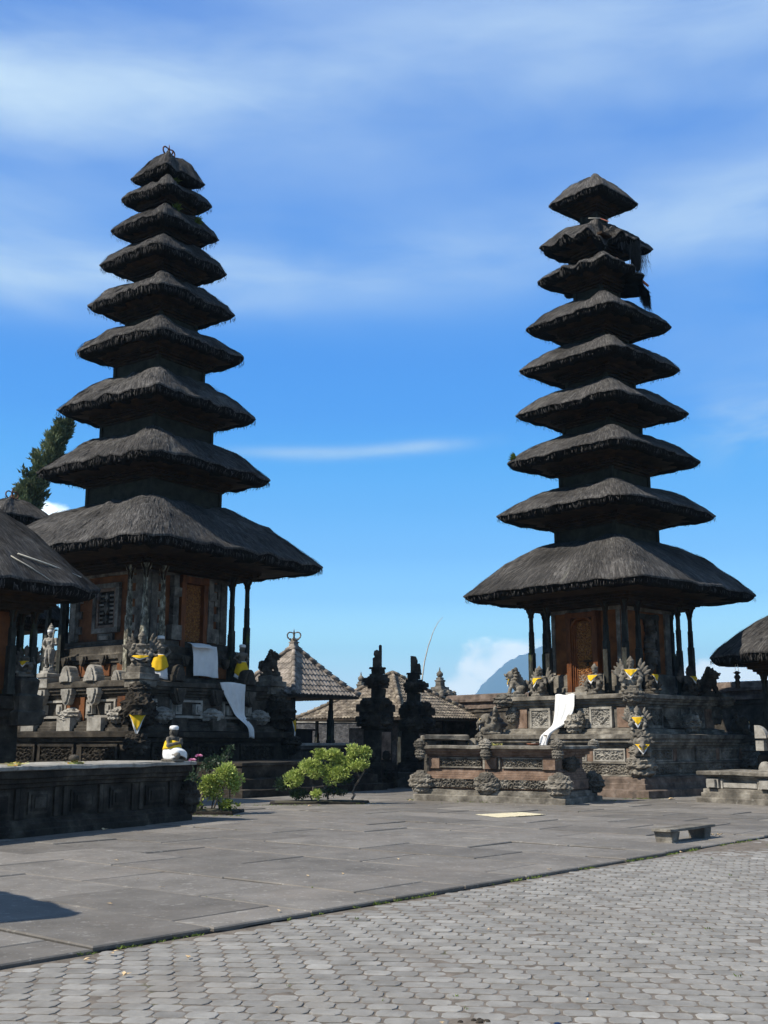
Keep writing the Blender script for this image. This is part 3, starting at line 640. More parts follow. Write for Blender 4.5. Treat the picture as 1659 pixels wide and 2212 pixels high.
# --- left tower
mb = MB(); mb.stack([(.25, -.1), (.25, .22), (.0, .24), (.0, .5), (-.25, .52), (-.25, .86), (-.2, .88), (-.2, .96), (-.5, .97)], 3.3, 1.6, (.95, -5.1), seg=.35, jit=.02, seed=16); mb.build('front_platform', 'black_stone', LM)
mb = MB(); mb.stack([(4.35, -.1), (4.35, .2), (4.1, .22), (4.1, .42), (3.85, .44), (3.85, .60), (3.6, .62), (3.6, .78), (3.48, .8), (3.45, 1.55), (3.52, 1.57), (3.52, 1.68), (3.62, 1.70), (3.62, 1.86), (3.5, 1.88), (3.3, 1.885)], 0, 0, seg=.35, jit=.014, seed=6); mb.build('plinth', 'black_stone', LM)
for k in ('-y', '-x'):
    mb = MB(); fr = face(k, 3.46)
    for x in (-2.9, -1.0, 1.0): mb.cut(); panel(mb, fr, x, .9, 1.7, .6, scroll_fn(int(x) + 60, .2, .06), .08, .08)
    mb.build('lower_panel', 'black_stone', LM)
mb = MB(); mb.stack([(3.34, 1.886), (3.34, 1.98), (3.28, 2.0), (3.28, 2.08), (3.20, 2.10), (3.20, 2.18), (3.08, 2.2), (2.98, 2.22), (2.98, 2.95), (3.02, 2.97), (3.02, 3.03), (3.08, 3.05), (3.08, 3.13), (3.14, 3.15), (3.14, 3.24), (3.20, 3.26), (3.20, 3.42), (3.1, 3.45), (1.0, 3.452)], 0, 0, seg=.33, jit=.012, seed=7); mb.build('podium', 'dark_stone', LM)
for k in ('-x', '-y'):
    lit = k == '-x'  # sunlit face drawn in paler stones, shaded face in darker: light as colour
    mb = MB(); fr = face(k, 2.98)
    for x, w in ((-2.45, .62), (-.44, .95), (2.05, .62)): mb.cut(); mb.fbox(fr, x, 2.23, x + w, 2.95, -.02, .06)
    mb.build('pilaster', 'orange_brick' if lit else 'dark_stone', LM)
    mb = MB()
    for x in (-1.76, .58, -2.95):
        mb.cut(); w = 1.45 if abs(x) < 2 else .66
        mb.fbox(fr, x + .04, 2.30, x + w - .04, 2.38, -.02, .10); mb.fbox(fr, x + .04, 2.80, x + w - .04, 2.87, -.02, .08); mb.fbox(fr, x + .04, 2.38, x + .11, 2.8, -.02, .09); mb.fbox(fr, x + w - .11, 2.38, x + w - .04, 2.80, -.02, .09)
        for dx in (.16, w - .42): mb.fbox(fr, x + dx, 2.42, x + dx + .26, 2.74, -.02, .16); mb.fbox(fr, x + dx + .05, 2.5, x + dx + .21, 2.68, .15, .21)
    mb.build('block_panel', 'pale_stone', LM)
    mb = MB()
    for x in (-2.14, .03, 2.3): mb.cut(); carved(mb, fr[0] + fr[1] * x + fr[2] * 2.36 + fr[3] * .12, (.36, .34, .22), int(x * 3) + 70, .25)
    mb.build('carved_boss', 'pale_stone', LM)
    mb = MB()
    fr2 = face(k, 3.14)
    for x in (-2.5, -1.42, -.1, 1.15) if lit else (-1.6, 0.1, 1.7): mb.cut(); ant(mb, fr2, x, 3.22, .52, .52, .16, True)
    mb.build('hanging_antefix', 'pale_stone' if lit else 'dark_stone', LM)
    mb = MB(); fr3 = face(k, 3.10)
    for x in (-2.5, -.25, .95) if lit else (-1.6, 1.7): mb.cut(); ant(mb, fr3, x, 3.44, .60, .52, .14, False, -.2)
    if lit:
        for x in (.35, 1.7, -1.9): mb.cut(); ant(mb, face(k, 2.75), x, 3.44, .42, .34, .1, False, -.2)
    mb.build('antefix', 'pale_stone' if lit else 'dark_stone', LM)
    mb = MB(); fr4 = face(k, 3.34)
    for x in (-1.75, .05, 1.5): mb.cut(); mb.fbox(fr4, x - .32, 1.9, x + .32, 2.3, -.3, .12)
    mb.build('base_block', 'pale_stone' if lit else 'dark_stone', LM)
for (sx, sy) in ((-1, -1), (1, -1), (-1, 1)):
    def K(d, z, r, sd, m='dark_stone'): karang('corner_carving', LM, (sx * d, sy * d, z), r, sd, m)
    K(3.24, 2.50, (.46, .46, .48), 80 + sx, 'black_stone'); K(3.18, 3.12, (.28, .28, .22), 84 + sy)
    mb = MB(); mb.stack([(.34, 3.2), (.34, 3.42), (.40, 3.44), (.40, 3.62), (.30, 3.64), (.30, 3.80), (.22, 3.84)], 0, 0, (sx * 3.0, sy * 3.0), seg=.25, jit=.02, seed=sx + 3 * sy); mb.build('corner_pedestal', 'stone', LM)
    K(3.5, 1.5, (.32, .32, .3), 88 + sx, 'black_stone')
mb = MB(); mb.stack([(.24, 3.3), (.24, 3.62), (.28, 3.64), (.28, 3.74), (.2, 3.78), (.2, 3.84)], 0, 0, (-2.98, 1.42), seg=.2, jit=.015, seed=5); mb.build('statue_pedestal', 'pale_stone', LM)
mb = MB(); mb.stack([(2.55, 3.45), (2.55, 3.58), (2.30, 3.60), (2.22, 3.64), (2.22, 4.05), (2.28, 4.07), (2.28, 4.18), (2.34, 4.20), (2.34, 4.34), (2.24, 4.36), (2.20, 4.40), (2.20, 4.62), (2.08, 4.64), (2.02, 4.70), (2.02, 4.83), (1.9, 4.84)], 0, 0, seg=.3, jit=.012, seed=8); mb.build('cella_base', 'dark_stone', LM)
mb = MB()
for k in ('-x', '-y'):
    fr = face(k, 2.22)
    for x in (-1.7, -.6, .5, 1.3): mb.cut(); mb.fbox(fr, x - .22, 3.66, x + .22, 4.04, -.02, .06)
mb.build('base_inset', 'orange_brick', LM)
mb = MB()
for k in ('-x', '-y'):
    fr = face(k, 2.34)
    for x in (-1.4, -.5, .5, 1.4): mb.cut(); ant(mb, fr, x, 4.32, .36, .34, .06, True)
mb.build('hanging_antefix', 'dark_stone', LM)
mb = MB(); mb.stack([(1.85, 4.84), (1.85, 7.36)], 0, 0, seg=.3, jit=.006); mb.build('cella_wall', 'orange_brick', LM)
mb = MB()
for k in ('-x', '-y', '+x', '+y'):
    fr = face(k, 1.85)
    for sgn in (-1, 1):
        for i in range(9):      # toothed corner quoins
            z = 4.86 + i * .26; w = .62 if i % 2 else .46
            x0, x1 = (-1.86, -1.86 + w) if sgn < 0 else (1.86 - w, 1.86)
            mb.fbox(fr, x0, z, x1, z + .25, -.02, .07 + (.003 if k[1] == 'x' else 0))
        mb.fbox(fr, sgn * 1.62 - .12, 4.9, sgn * 1.62 + .12, 7.2, -.02, .12)
    mb.fbox(fr, -1.95, 7.0, 1.95, 7.14, -.02, .12); mb.fbox(fr, -2.0, 7.14, 2.0, 7.34, -.02, .17)
mb.build('cella_quoins', 'stone', LM)
fr = face('-x', 1.85); w = MB()
x0, x1, z0, z1 = -.62, .66, 5.1, 6.75
w.fbox(fr, x0, z0, x1, z0 + .16, -.02, .14); w.fbox(fr, x0, z1 - .16, x1, z1, -.02, .14); w.fbox(fr, x0, z0 + .16, x0 + .16, z1 - .16, -.02, .136); w.fbox(fr, x1 - .16, z0 + .16, x1, z1 - .16, -.02, .136)
win = w.build('window', 'stone', LM)
w = MB(); w.fbox(fr, x0 + .16, z0 + .16, x0 + .26, z1 - .16, -.02, .10); w.fbox(fr, x1 - .26, z0 + .16, x1 - .16, z1 - .16, -.02, .10); w.fbox(fr, x0 + .26, z1 - .26, x1 - .26, z1 - .16, -.02, .096); w.fbox(fr, x0 + .26, z0 + .16, x1 - .26, z0 + .26, -.02, .096)
w.build('window_frame', 'red_stone', win)
w = MB(); w.fbox(fr, x0 + .26, z0 + .26, x1 - .26, z1 - .26, -.02, .012, .0)
w.build('window_recess', 'black_stone', win)
w = MB()
for i in range(7): z = z0 + .34 + i * .145; w.fbox(fr, x0 + .27, z, x0 + .50, z + .06, -.0, .07); w.fbox(fr, x1 - .50, z, x1 - .27, z + .06, -.0, .07)
for i in range(3):
    zc = z0 + .46 + i * .36; a = .17 if i == 1 else .12
    w.plate(fr, [(.02 - a * .7, zc), (.02, zc - a * 1.25), (.02 + a * .7, zc), (.02, zc + a * 1.25)], 0, .10)
w.fbox(fr, x0 + .27, z0 + .8, x1 - .27, z0 + .86, .0, .05)
w.build('window_lattice', 'stone', win)
mb = MB(); mb.fbox(fr, -.35, 4.86, .40, 5.08, -.02, .10); mb.fbox(fr, -.2, 4.86, .25, 5.0, -.02, .16); mb.build('window_corbel', 'stone', LM)
fr = face('-y', 1.85); dr = MB(); dc = .12
dr.fbox(fr, dc - .62, 4.5, dc - .42, 7.05, -.02, .24); dr.fbox(fr, dc + .42, 4.5, dc + .62, 7.05, -.02, .24); dr.fbox(fr, dc - .62, 6.8, dc + .62, 7.02, -.02, .27)
door = dr.build('door', 'door_wood', LM)
lf = MB(); lf.relief(fr, dc - .42, 4.72, .84, 2.06, scroll_fn(43, .16, .035), 50, 110, .05); lf.build('door_leaf', 'gilt_wood', door)
mb = MB()
for x in (dc - .95, dc + .70): mb.cut(); mb.fbox(fr, x, 4.86, x + .24, 7.0, -.02, .20); mb.fbox(fr, x - .04, 6.3, x + .30, 6.6, .1, .27); mb.fbox(fr, x - .1, 4.86, x + .36, 5.35, -.02, .26)
mb.build('door_jamb', 'stone', LM)
mb = MB(); b_ = 2.38
for sy in (-1, 1): mb.cut(); mb.box(-2.7, sy * b_ - .10, 7.2, 2.7, sy * b_ + .10, 7.42); mb.cut(); mb.box(sy * b_ - .10, -2.7, 7.195, sy * b_ + .10, 2.7, 7.415)
mb.build('roof_beam', 'soffit_wood', LM)
posts(LM, 2.38, 3.452, 7.21, .088, .74, lambda sx, sy: 'post_lichen' if sx < 0 and sy < 0 else 'post_dark')

# ------------------------------------------------------------------ statues (all face local -y)
def limb(mb, pts, rads, n=10):
    mb.tube(pts, rads, n)
    for p, r in zip(pts, rads): mb.ell(p, r, None, 10, 7)
def headgear(mb, c, r, tall):
    x, y, z = c
    mb.ell(c, (r * .86, r, r * 1.12)); mb.ell((x, y - r * .88, z - r * .1), (r * .17, r * .3, r * .22)); mb.ell((x, y - r * .72, z - r * .52), (r * .42, r * .25, r * .12))
    mb.ell((x, y - r * .62, z - r * .85), (r * .4, r * .3, r * .25))
    for s in (-1, 1):
        mb.ell((x + s * r * .36, y - r * .82, z + r * .10), (r * .20, r * .16, r * .15)); mb.ell((x + s * r * .35, y - r * .82, z + r * .33), (r * .28, r * .14, r * .08))
        mb.ell((x + s * r * .92, y, z - r * .05), (r * .16, r * .26, r * .45)); mb.ell((x + s * r * .9, y + r * .2, z + r * .7), (r * .22, r * .3, r * .45))
    mb.ell((x, y + r * .55, z - r * .3), (r * .85, r * .6, r * 1.05))
    if tall:
        mb.lathe([(r * 1.02, 0), (r * 1.12, r * .18), (r * .95, r * .3), (r * .98, r * .5), (r * .70, r * .62), (r * .72, r * .85), (r * .42, r * 1.0), (r * .42, r * 1.2), (r * .12, r * 1.55), (0.005, r * 1.8)], 14, (x, y, z + r * .55))
def fig_guardian(wings=True):
    mb = MB(); mb.lathe([(.30, 0), (.31, .06), (.26, .09), (.28, .14), (.24, .15)], 14)
    mb.ell((0, .04, .26), (.23, .19, .15)); mb.ell((0, .02, .44), (.175, .14, .20)); mb.ell((0, 0, .56), (.21, .13, .12))
    for s in (-1, 1):
        limb(mb, [(s * .12, 0, .25), (s * .26, -.18, .33), (s * .20, -.16, .15)], [.105, .085, .06]); mb.ell((s * .20, -.22, .15), (.06, .11, .045))
        limb(mb, [(s * .20, 0, .58), (s * .30, -.04, .43), (s * .17, -.20, .42)], [.07, .055, .045]); mb.ell((s * .14, -.22, .43), (.055, .05, .06))
        mb.ell((s * .2, 0, .62), (.08, .09, .05))
        if wings:
            for i in range(4): a = .35 + i * .28; mb.ell((s * (.24 + .10 * i * .6), .12, .62 + .12 - .07 * i), (.055, .045, .25 - .02 * i), (s * a * .8, 'Y'), 10, 8)
    mb.tube([(0, 0, .62), (0, -.01, .72)], .07, 10); headgear(mb, (0, -.02, .80), .105, True)
    mb.ell((0, -.10, .60), (.15, .06, .05))
    return mb
def fig_lion():
    mb = MB(); mb.box(-.26, -.32, 0, .26, .34, .09, .5)
    mb.ell((0, .16, .28), (.20, .22, .20)); mb.tube([(0, .14, .28), (0, -.02, .46), (0, -.08, .62)], [.19, .17, .14], 12); mb.ell((0, -.13, .47), (.15, .13, .17))
    for s in (-1, 1):
        limb(mb, [(s * .12, -.10, .46), (s * .14, -.20, .26), (s * .13, -.22, .12)], [.075, .06, .05]); mb.ell((s * .13, -.27, .12), (.065, .09, .04))
        mb.ell((s * .19, .14, .22), (.09, .15, .14)); limb(mb, [(s * .21, .05, .16), (s * .21, -.08, .13)], [.06, .05]); mb.ell((s * .15, -.32, .72), (.03, .03, .06))
        mb.ell((s * .075, -.28, .76), (.04, .04, .04)); mb.ell((s * .14, -.10, .86), (.04, .05, .09), (s * .4, 'Y'))
    mb.ell((0, -.15, .73), (.15, .16, .15)); mb.ell((0, -.29, .72), (.095, .09, .055)); mb.ell((0, -.27, .61), (.08, .08, .04)); mb.ell((0, -.37, .755), (.035, .03, .03))
    for i in range(12):
        a = -2.6 + i * 5.2 / 11; mb.ell((sin(a) * .19, .0, .72 + cos(a) * .18), (.045, .08, .10), (a, 'Y'), 8, 6)
    for i in range(6): mb.ell((0, .02 + i * .055, .86 - i * .09), (.035, .06, .09), (-.5, 'X'), 8, 6)
    mb.tube([(0, .34, .2), (0, .44, .30), (0, .40, .50), (0, .32, .58)], [.06, .06, .07, .02], 8)
    return mb
def fig_beast():      # elephant-headed beast with a fan of leaves behind
    mb = MB(); mb.box(-.25, -.25, 0, .25, .25, .06, .5); mb.ell((0, .02, .26), (.25, .24, .24)); mb.ell((0, -.16, .42), (.17, .17, .16))
    mb.tube([(0, -.30, .40), (0, -.40, .30), (0, -.38, .18), (0, -.44, .12)], [.075, .06, .045, .03], 8)
    for s in (-1, 1):
        mb.ell((s * .19, -.12, .43), (.09, .05, .13), (s * .5, 'Z')); mb.ell((s * .08, -.28, .47), (.04, .04, .04)); mb.tube([(s * .08, -.29, .34), (s * .10, -.38, .30), (s * .10, -.42, .34)], [.03, .025, .01], 7)
        mb.ell((s * .17, -.2, .12), (.09, .12, .09))
    for i in range(9):
        a = -1.5 + i * 3.0 / 8; mb.ell((sin(a) * .28, .10, .40 + cos(a) * .26), (.06, .07, .14), (a, 'Y'), 8, 6)
    return mb
def fig_standing(staff):
    mb = MB(); mb.lathe([(.20, 0), (.20, .07), (.16, .08)], 12)
    for s in (-1, 1):
        limb(mb, [(s * .085, 0, .66), (s * (.10 + .02 * staff), -.03, .40), (s * .10, .02, .14)], [.10, .075, .05], 10); mb.ell((s * .10, -.06, .11), (.05, .11, .04))
    mb.ell((0, 0, .70), (.16, .12, .12)); mb.tube([(0, 0, .70), (0, .01, .86), (0, 0, 1.02)], [.135, .12, .165], 12); mb.ell((0, 0, 1.05), (.20, .11, .09))
    mb.ell((0, -.02, .73), (.17, .13, .05))
    if staff:
        limb(mb, [(-.20, 0, 1.06), (-.31, .05, .88), (-.17, -.05, .74)], [.06, .05, .042]); limb(mb, [(.20, 0, 1.06), (.25, -.03, .88), (.19, -.19, .86)], [.06, .05, .042]); mb.ell((.19, -.22, .87), (.05, .05, .055))
        mb.tube([(.16, -.21, .55), (.19, -.22, .9), (.24, -.2, 1.36)], [.02, .022, .034], 8)
        for s in (-1, 1): mb.tube([(s * .05, -.10, .70), (s * .07, -.13, .45), (s * .09, -.12, .22)], [.06, .05, .03], 8)
    else:
        for s in (-1, 1): limb(mb, [(s * .20, 0, 1.06), (s * .33, .04, .90), (s * .17, -.05, .76)], [.06, .05, .042]); mb.ell((s * .13, -.08, .76), (.05, .045, .05))
    mb.tube([(0, 0, 1.06), (0, -.01, 1.17)], .06, 10); headgear(mb, (0, -.02, 1.25), .105, False)
    if staff: mb.lathe([(.11, 0), (.115, .08), (.07, .10), (.08, .16), (.03, .18), (.03, .22), (.004, .25)], 12, (0, -.01, 1.36))
    return mb
def fig_kneel():
    mb = MB(); mb.lathe([(.27, 0), (.27, .05), (.22, .06)], 14); mb.ell((0, .03, .17), (.20, .20, .13)); mb.tube([(0, .04, .18), (0, .05, .34), (0, .03, .48)], [.15, .115, .15], 12); mb.ell((0, .03, .50), (.18, .11, .08))
    for s in (-1, 1):
        limb(mb, [(s * .10, .02, .18), (s * .14, -.22, .14)], [.11, .085]); limb(mb, [(s * .18, .02, .50), (s * .22, -.02, .36), (s * .04, -.20, .42)], [.058, .05, .036]); mb.ell((s * .022, -.21, .47), (.022, .03, .075))
    mb.tube([(0, .03, .52), (0, .02, .60)], .055, 10); headgear(mb, (0, .0, .68), .095, False)
    return mb
ME_G = fuse(fig_guardian(True), 'statue_body', 'stone', .018, .012); ME_G2 = fuse(fig_guardian(False), 'statue_body', 'stone', .018, .012)
ME_L = fuse(fig_lion(), 'statue_body', 'stone', .018, .012); ME_B = fuse(fig_beast(), 'statue_body', 'stone', .018, .012)
ME_S = fuse(fig_standing(False), 'statue_body', 'stone', .018, .008); ME_T = fuse(fig_standing(True), 'statue_body', 'pale_stone', .018, .008); ME_K = fuse(fig_kneel(), 'statue_body', 'stone', .015, .006)
DARKV = {}  # darker copies for statues on shaded sides: shade put into the stone colour
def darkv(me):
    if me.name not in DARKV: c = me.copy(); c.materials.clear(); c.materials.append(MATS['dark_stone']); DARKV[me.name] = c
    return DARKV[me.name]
def cloth_sheet(fn, nu, nv, th=.008):    # thin two-sided cloth from fn(u,v)->Vector
    mb = MB(); P = [[fn(i / nu, j / nv) for i in range(nu + 1)] for j in range(nv + 1)]; vs = []; w = nu + 1
    for j in range(nv + 1):
        for i in range(nu + 1): vs.append(P[j][i])
    nrm = []
    for j in range(nv + 1):
        for i in range(nu + 1):
            a = P[j][min(i + 1, nu)] - P[j][max(i - 1, 0)]; b = P[min(j + 1, nv)][i] - P[max(j - 1, 0)][i]; c = a.cross(b); nrm.append(c.normalized() if c.length > 1e-9 else Vector((0, 0, 1)))
    m = len(vs); vs += [p - n * th for p, n in zip(vs, nrm)]
    fs = [(j * w + i, j * w + i + 1, (j + 1) * w + i + 1, (j + 1) * w + i) for j in range(nv) for i in range(nu)]; fs += [tuple(m + q for q in f[::-1]) for f in fs]
    rim = [i for i in range(w)] + [j * w + nu for j in range(1, nv + 1)] + [nv * w + i for i in range(nu - 1, -1, -1)] + [j * w for j in range(nv - 1, 0, -1)]
    fs += [(rim[k], m + rim[k], m + rim[(k + 1) % len(rim)], rim[(k + 1) % len(rim)]) for k in range(len(rim))]
    mb.add(vs, fs, .5, True); return mb
def bib(parent, R, z, ln, ang, seed, yc=0., skew=0.):
    for nm, m, k, dr in (('white_bib', 'white_cloth', 1.0, 0.0), ('yellow_bib', 'yellow_cloth', .70, .012)):
        def fn(u, v):
            t = (u - .5) * 2 * ang * (1 - .25 * v); tip = (1 - abs(u - .5 - skew) * 2 * .85); zz = z - v * ln * k * max(.12, tip)
            r = R + dr + .02 * v + .012 * sin(u * 17 + seed) * v
            return Vector((sin(t) * r, yc - cos(t) * r, zz))
        cloth_sheet(fn, 16, 8).build(nm, m, parent)
def skirt(parent, z0, z1, r0, r1, seed, yc=0.):
    def w(u, v): t = u * 2 * pi; r = r0 + (r1 - r0) * v + .018 * sin(t * 7 + seed) * v; return Vector((sin(t) * r, yc - cos(t) * r * .85, z1 - (z1 - z0) * v * (.82 + .18 * cos(t - .6))))
    cloth_sheet(w, 40, 8).build('white_skirt', 'white_cloth', parent)
    def y(u, v): t = (u - .5) * 2 * pi * .93; r = r0 + .014 + (r1 - r0) * v * .8 + .012 * sin(t * 7 + seed) * v; return Vector((sin(t) * r, yc - cos(t) * r * .85, z1 - .015 - (z1 - z0) * v * (.42 + .25 * max(0, cos(t + .5)))))
    cloth_sheet(y, 40, 8).build('yellow_sash', 'yellow_cloth', parent)
def hat(parent, c, r):
    mb = MB(); mb.lathe([(r, 0), (r * 1.06, r * .15), (r * 1.08, r * .7), (r * .8, r * .95), (r * .2, r * 1.02)], 16, c); mb.build('white_headcloth', 'white_cloth', parent)
def statue(label, me, root, lx, ly, z, face_az, h=1.0, base=1.0, cloth=None, seed=0, dark=False):
    """root-local position converted to world; face_az: azimuth the figure looks to"""
    if root:
        rz = root.rotation_euler.z; c, s = cos(rz), sin(rz); wx = root.location.x + lx * c - ly * s; wy = root.location.y + lx * s + ly * c
    else: wx, wy = lx, ly
    t = thing('statue', label, 'statue', (wx, wy, z), radians(180 - face_az), 'carved stone statues'); k = h / base; t.scale = (k, k, k)
    link('body', darkv(me) if dark else me, t)
    if cloth: cloth(t)
    return t
A_ = -137.5
sr = statue
sr('stone lion with yellow cloth on the left corner of the right tower terrace', ME_L, RM, -2.28, 2.28, 3.02, -88, .98, .98, lambda t: bib(t, .19, .60, .26, .8, 1, -.06))
sr('seated guardian with raised wings and yellow cloth, left of the gilded door', ME_G, RM, -2.22, 1.30, 3.02, -128, .98, 1.0, lambda t: bib(t, .215, .60, .34, 1.1, 2, 0., -.2))
sr('seated figure with a yellow and white bib just right of the gilded door', ME_G2, RM, -2.25, -.95, 3.02, -133, .95, 1.0, lambda t: bib(t, .225, .62, .30, 1.0, 3))
sr('winged guardian with yellow bib on the near corner of the right tower terrace', ME_G, RM, -2.38, -2.38, 3.06, -165, 1.05, 1.0, lambda t: bib(t, .23, .62, .28, .9, 4))
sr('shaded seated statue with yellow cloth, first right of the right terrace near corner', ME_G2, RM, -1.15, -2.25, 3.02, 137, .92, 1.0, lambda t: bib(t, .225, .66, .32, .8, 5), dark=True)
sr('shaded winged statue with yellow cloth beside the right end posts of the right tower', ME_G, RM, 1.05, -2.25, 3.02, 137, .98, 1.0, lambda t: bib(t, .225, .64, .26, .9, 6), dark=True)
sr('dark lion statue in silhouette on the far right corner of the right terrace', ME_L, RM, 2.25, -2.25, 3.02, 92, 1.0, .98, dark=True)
sr('winged statue with yellow bib on the middle ledge corner of the right tower', ME_G, RM, -2.86, -2.86, 1.80, -170, .80, 1.0, lambda t: bib(t, .23, .60, .42, 1.0, 8))
sr('crouching elephant headed statue with yellow bib, lowest on the right tower corner', ME_B, RM, -3.22, -3.22, 1.16, -172, .62, .66, lambda t: bib(t, .27, .36, .32, .9, 9, -.06))
sr('leaf backed beast with a strip of yellow cloth, left ledge corner of right tower', ME_B, RM, -2.86, 2.86, 1.80, -80, .78, .66, lambda t: bib(t, .27, .44, .36, .45, 10, -.06))
sr('low crouching beast with yellow cloth behind the carved middle altar', ME_B, RM, -3.22, 3.22, 1.16, -95, .60, .66, lambda t: bib(t, .27, .40, .34, .5, 11, -.06))
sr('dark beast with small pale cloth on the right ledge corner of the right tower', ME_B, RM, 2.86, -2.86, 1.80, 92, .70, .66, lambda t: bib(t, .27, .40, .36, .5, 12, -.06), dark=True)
sr('winged guardian with a yellow band on the near corner pedestal of the left tower', ME_G, LM, -3.0, -3.0, 3.82, 175, 1.08, 1.0, lambda t: bib(t, .29, .30, .14, 1.3, 13, -.02))
def drs(t): skirt(t, .02, .80, .15, .29, 2); hat(t, (0, -.01, 1.29), .108)
sr('standing statue in yellow skirt, hands on hips, beside the left tower near posts', ME_S, LM, -2.02, -2.78, 3.46, 150, 1.36, 1.36, drs)
sr('standing statue in yellow skirt and white headcloth at the left tower right end posts', ME_S, LM, 1.75, -2.78, 3.46, 128, 1.34, 1.36, drs)
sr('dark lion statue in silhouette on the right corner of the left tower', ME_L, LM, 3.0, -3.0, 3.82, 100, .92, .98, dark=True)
def drT(t): mb = MB(); mb.lathe([(.112, 0), (.118, .02), (.118, .07), (.11, .09)], 16, (0, -.015, 1.285)); mb.build('white_headband', 'white_cloth', t)
sr('slim standing statue holding a long staff on the left side of the left tower', ME_T, LM, -2.98, 1.42, 3.84, -165, 1.34, 1.36, drT)
def drK(t):
    def w(u, v): q = u * 2 * pi; f = smooth01(0, .5, v); r = .155 + .07 * f + .022 * sin(q * 6 + 1) * v; return Vector((sin(q) * r, .03 - .07 * f - cos(q) * r * (1.0 + .32 * f), .35 - (.27 + .05 * sin(q * 3)) * v))
    cloth_sheet(w, 40, 8).build('white_skirt', 'white_cloth', t)
    def y(u, v): q = u * 2 * pi; r = .150 + .055 * v + .010 * sin(q * 6); return Vector((sin(q) * r, .03 - cos(q) * r * 1.15, .44 - .20 * v - .04 * sin(q)))
    cloth_sheet(y, 40, 5).build('yellow_sash', 'yellow_cloth', t); hat(t, (0, .0, .715), .098)
sr('small kneeling statue praying in white skirt and yellow sash on the long dark altar', ME_K, None, -4.30, 23.2, 1.19, 118, .72, .82, drK)

# cloth tied round the carved beasts on the left tower corners
for (lx, ly, azf, lab) in ((-3.36, -3.36, -189.5, 'yellow and white bib on the black beast carving, left tower near corner'), (3.36, -3.36, 100, 'yellow and white bib on the black carving, left tower right corner')):
    rz = LM.rotation_euler.z; c, s = cos(rz), sin(rz)
    t = thing('cloth_bib', lab, 'cloth', (LM.location.x + lx * c - ly * s, LM.location.y + lx * s + ly * c, 1.95), radians(180 - azf), 'bibs on corner carvings'); bib(t, .56, .40, .66, .44, lx, .20)
# draped white cloths
def draped(name, label, root, fn, nu=24, nv=30):
    rz = root.rotation_euler.z; M = Matrix.Translation(root.location) @ Matrix.Rotation(rz, 4, 'Z')
    mb = cloth_sheet(lambda u, v: M @ fn(u, v), nu, nv, .01); o = mb.build(name, 'white_cloth'); tag(o, label, 'cloth', 'white draped cloths'); return o
def f1(u, v):
    y = .34 + (-.42 - .34) * u; z = 3.035 - v * 2.0; out = 2.63 + .25 * v * (1 - .3 * u)
    if v > .45: out += smooth01(.45, .68, v) * .48
    k = smooth01(.15, .95, v); y = y * (1 - k) + (.46 - .18 * u) * k; z += .45 * u * k * (1 - v) + .02 * sin(u * 9)
    return Vector((-out - .035 * sin(u * 15 + v * 3) * (.2 + v) - .06 * sin(u * 7 - v * 7) * (.25 + k) - .012 * sin(u * 37 + v * 9), y, z))
draped('hanging_cloth', 'long twisted white cloth falling from the terrace edge of the right tower', RM, f1)
def f2(u, v):
    x = -.40 + 1.18 * u + .02 * sin(v * 5); z = 4.72 - v * 1.05 + .02 * sin(u * 5); return Vector((x, -2.52 - .12 * v - .03 * sin(u * 11 + v * 2) * (.3 + v) - .01 * sin(u * 31 + v * 5), z))
draped('hanging_cloth', 'square white cloth hanging below the door of the left tower', LM, f2)
def f3(u, v):
    x0 = .18 + 1.12 * smooth01(-.15, 1.02, v) * .96; x1 = 1.45 - .05 * v; x = x0 + (x1 - x0) * u; z = 3.47 - 1.78 * v + .03 * sin(u * 4)
    out = 3.24 + .05 * v + smooth01(.55, .85, v) * .40; return Vector((x, -out - .045 * sin(u * 10 + v * 4) * (.15 + v) - .012 * sin(u * 27), z))
draped('hanging_cloth', 'tapering white cloth draped over the podium edge of the left tower', LM, f3)
def f4(u, v): return Vector((-.5 + .95 * u, -2.42 - .3 * v, 4.76 - .16 * v * v - .01 * sin(u * 8)))
draped('folded_cloth', 'small folded white cloth lying on the sill of the left tower door', LM, f4, 12, 6)

# ------------------------------------------------------------------ altars
LA = thing('stone_altar', 'long black stone altar in the shade at left with a pale sunlit top', 'altar', (-6.95, 20.09, 0), radians(90 - 26.9), 'stone altars')
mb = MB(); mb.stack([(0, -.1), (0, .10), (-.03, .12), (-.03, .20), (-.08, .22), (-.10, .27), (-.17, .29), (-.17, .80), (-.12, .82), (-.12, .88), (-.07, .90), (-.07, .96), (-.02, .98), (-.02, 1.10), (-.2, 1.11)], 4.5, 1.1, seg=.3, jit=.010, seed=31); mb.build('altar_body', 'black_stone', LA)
mb = MB(); mb.stack([(.0, 1.10), (.03, 1.11), (.03, 1.165), (.0, 1.18)], 4.5, 1.1, seg=.25, jit=.012, seed=32); mb.build('altar_top', 'pale_stone', LA)  # paler than the altar body to paint the sun on its top
mb = MB(); fr = face('-y', .93)
for i in range(8):
    x = -4.2 + i * 1.05; mb.cut(); w = .62 if i % 2 else .5
    for k in range(3): mb.fbox(fr, x + k * .06, .36 + k * .05, x + w - k * .06, .74 - k * .05, -.02, .03 + k * .02)
    mb.fbox(fr, x + w + .12, .30, x + w + .22, .80, -.02, .04); mb.fbox(fr, x - .2, .30, x - .1, .80, -.02, .04)
mb.build('carved_panel', 'black_stone', LA)
mb = MB(); carved(mb, (4.5, -.95, .45), (.22, .2, .30), 61, .3); mb.build('corner_carving', 'black_stone', LA)
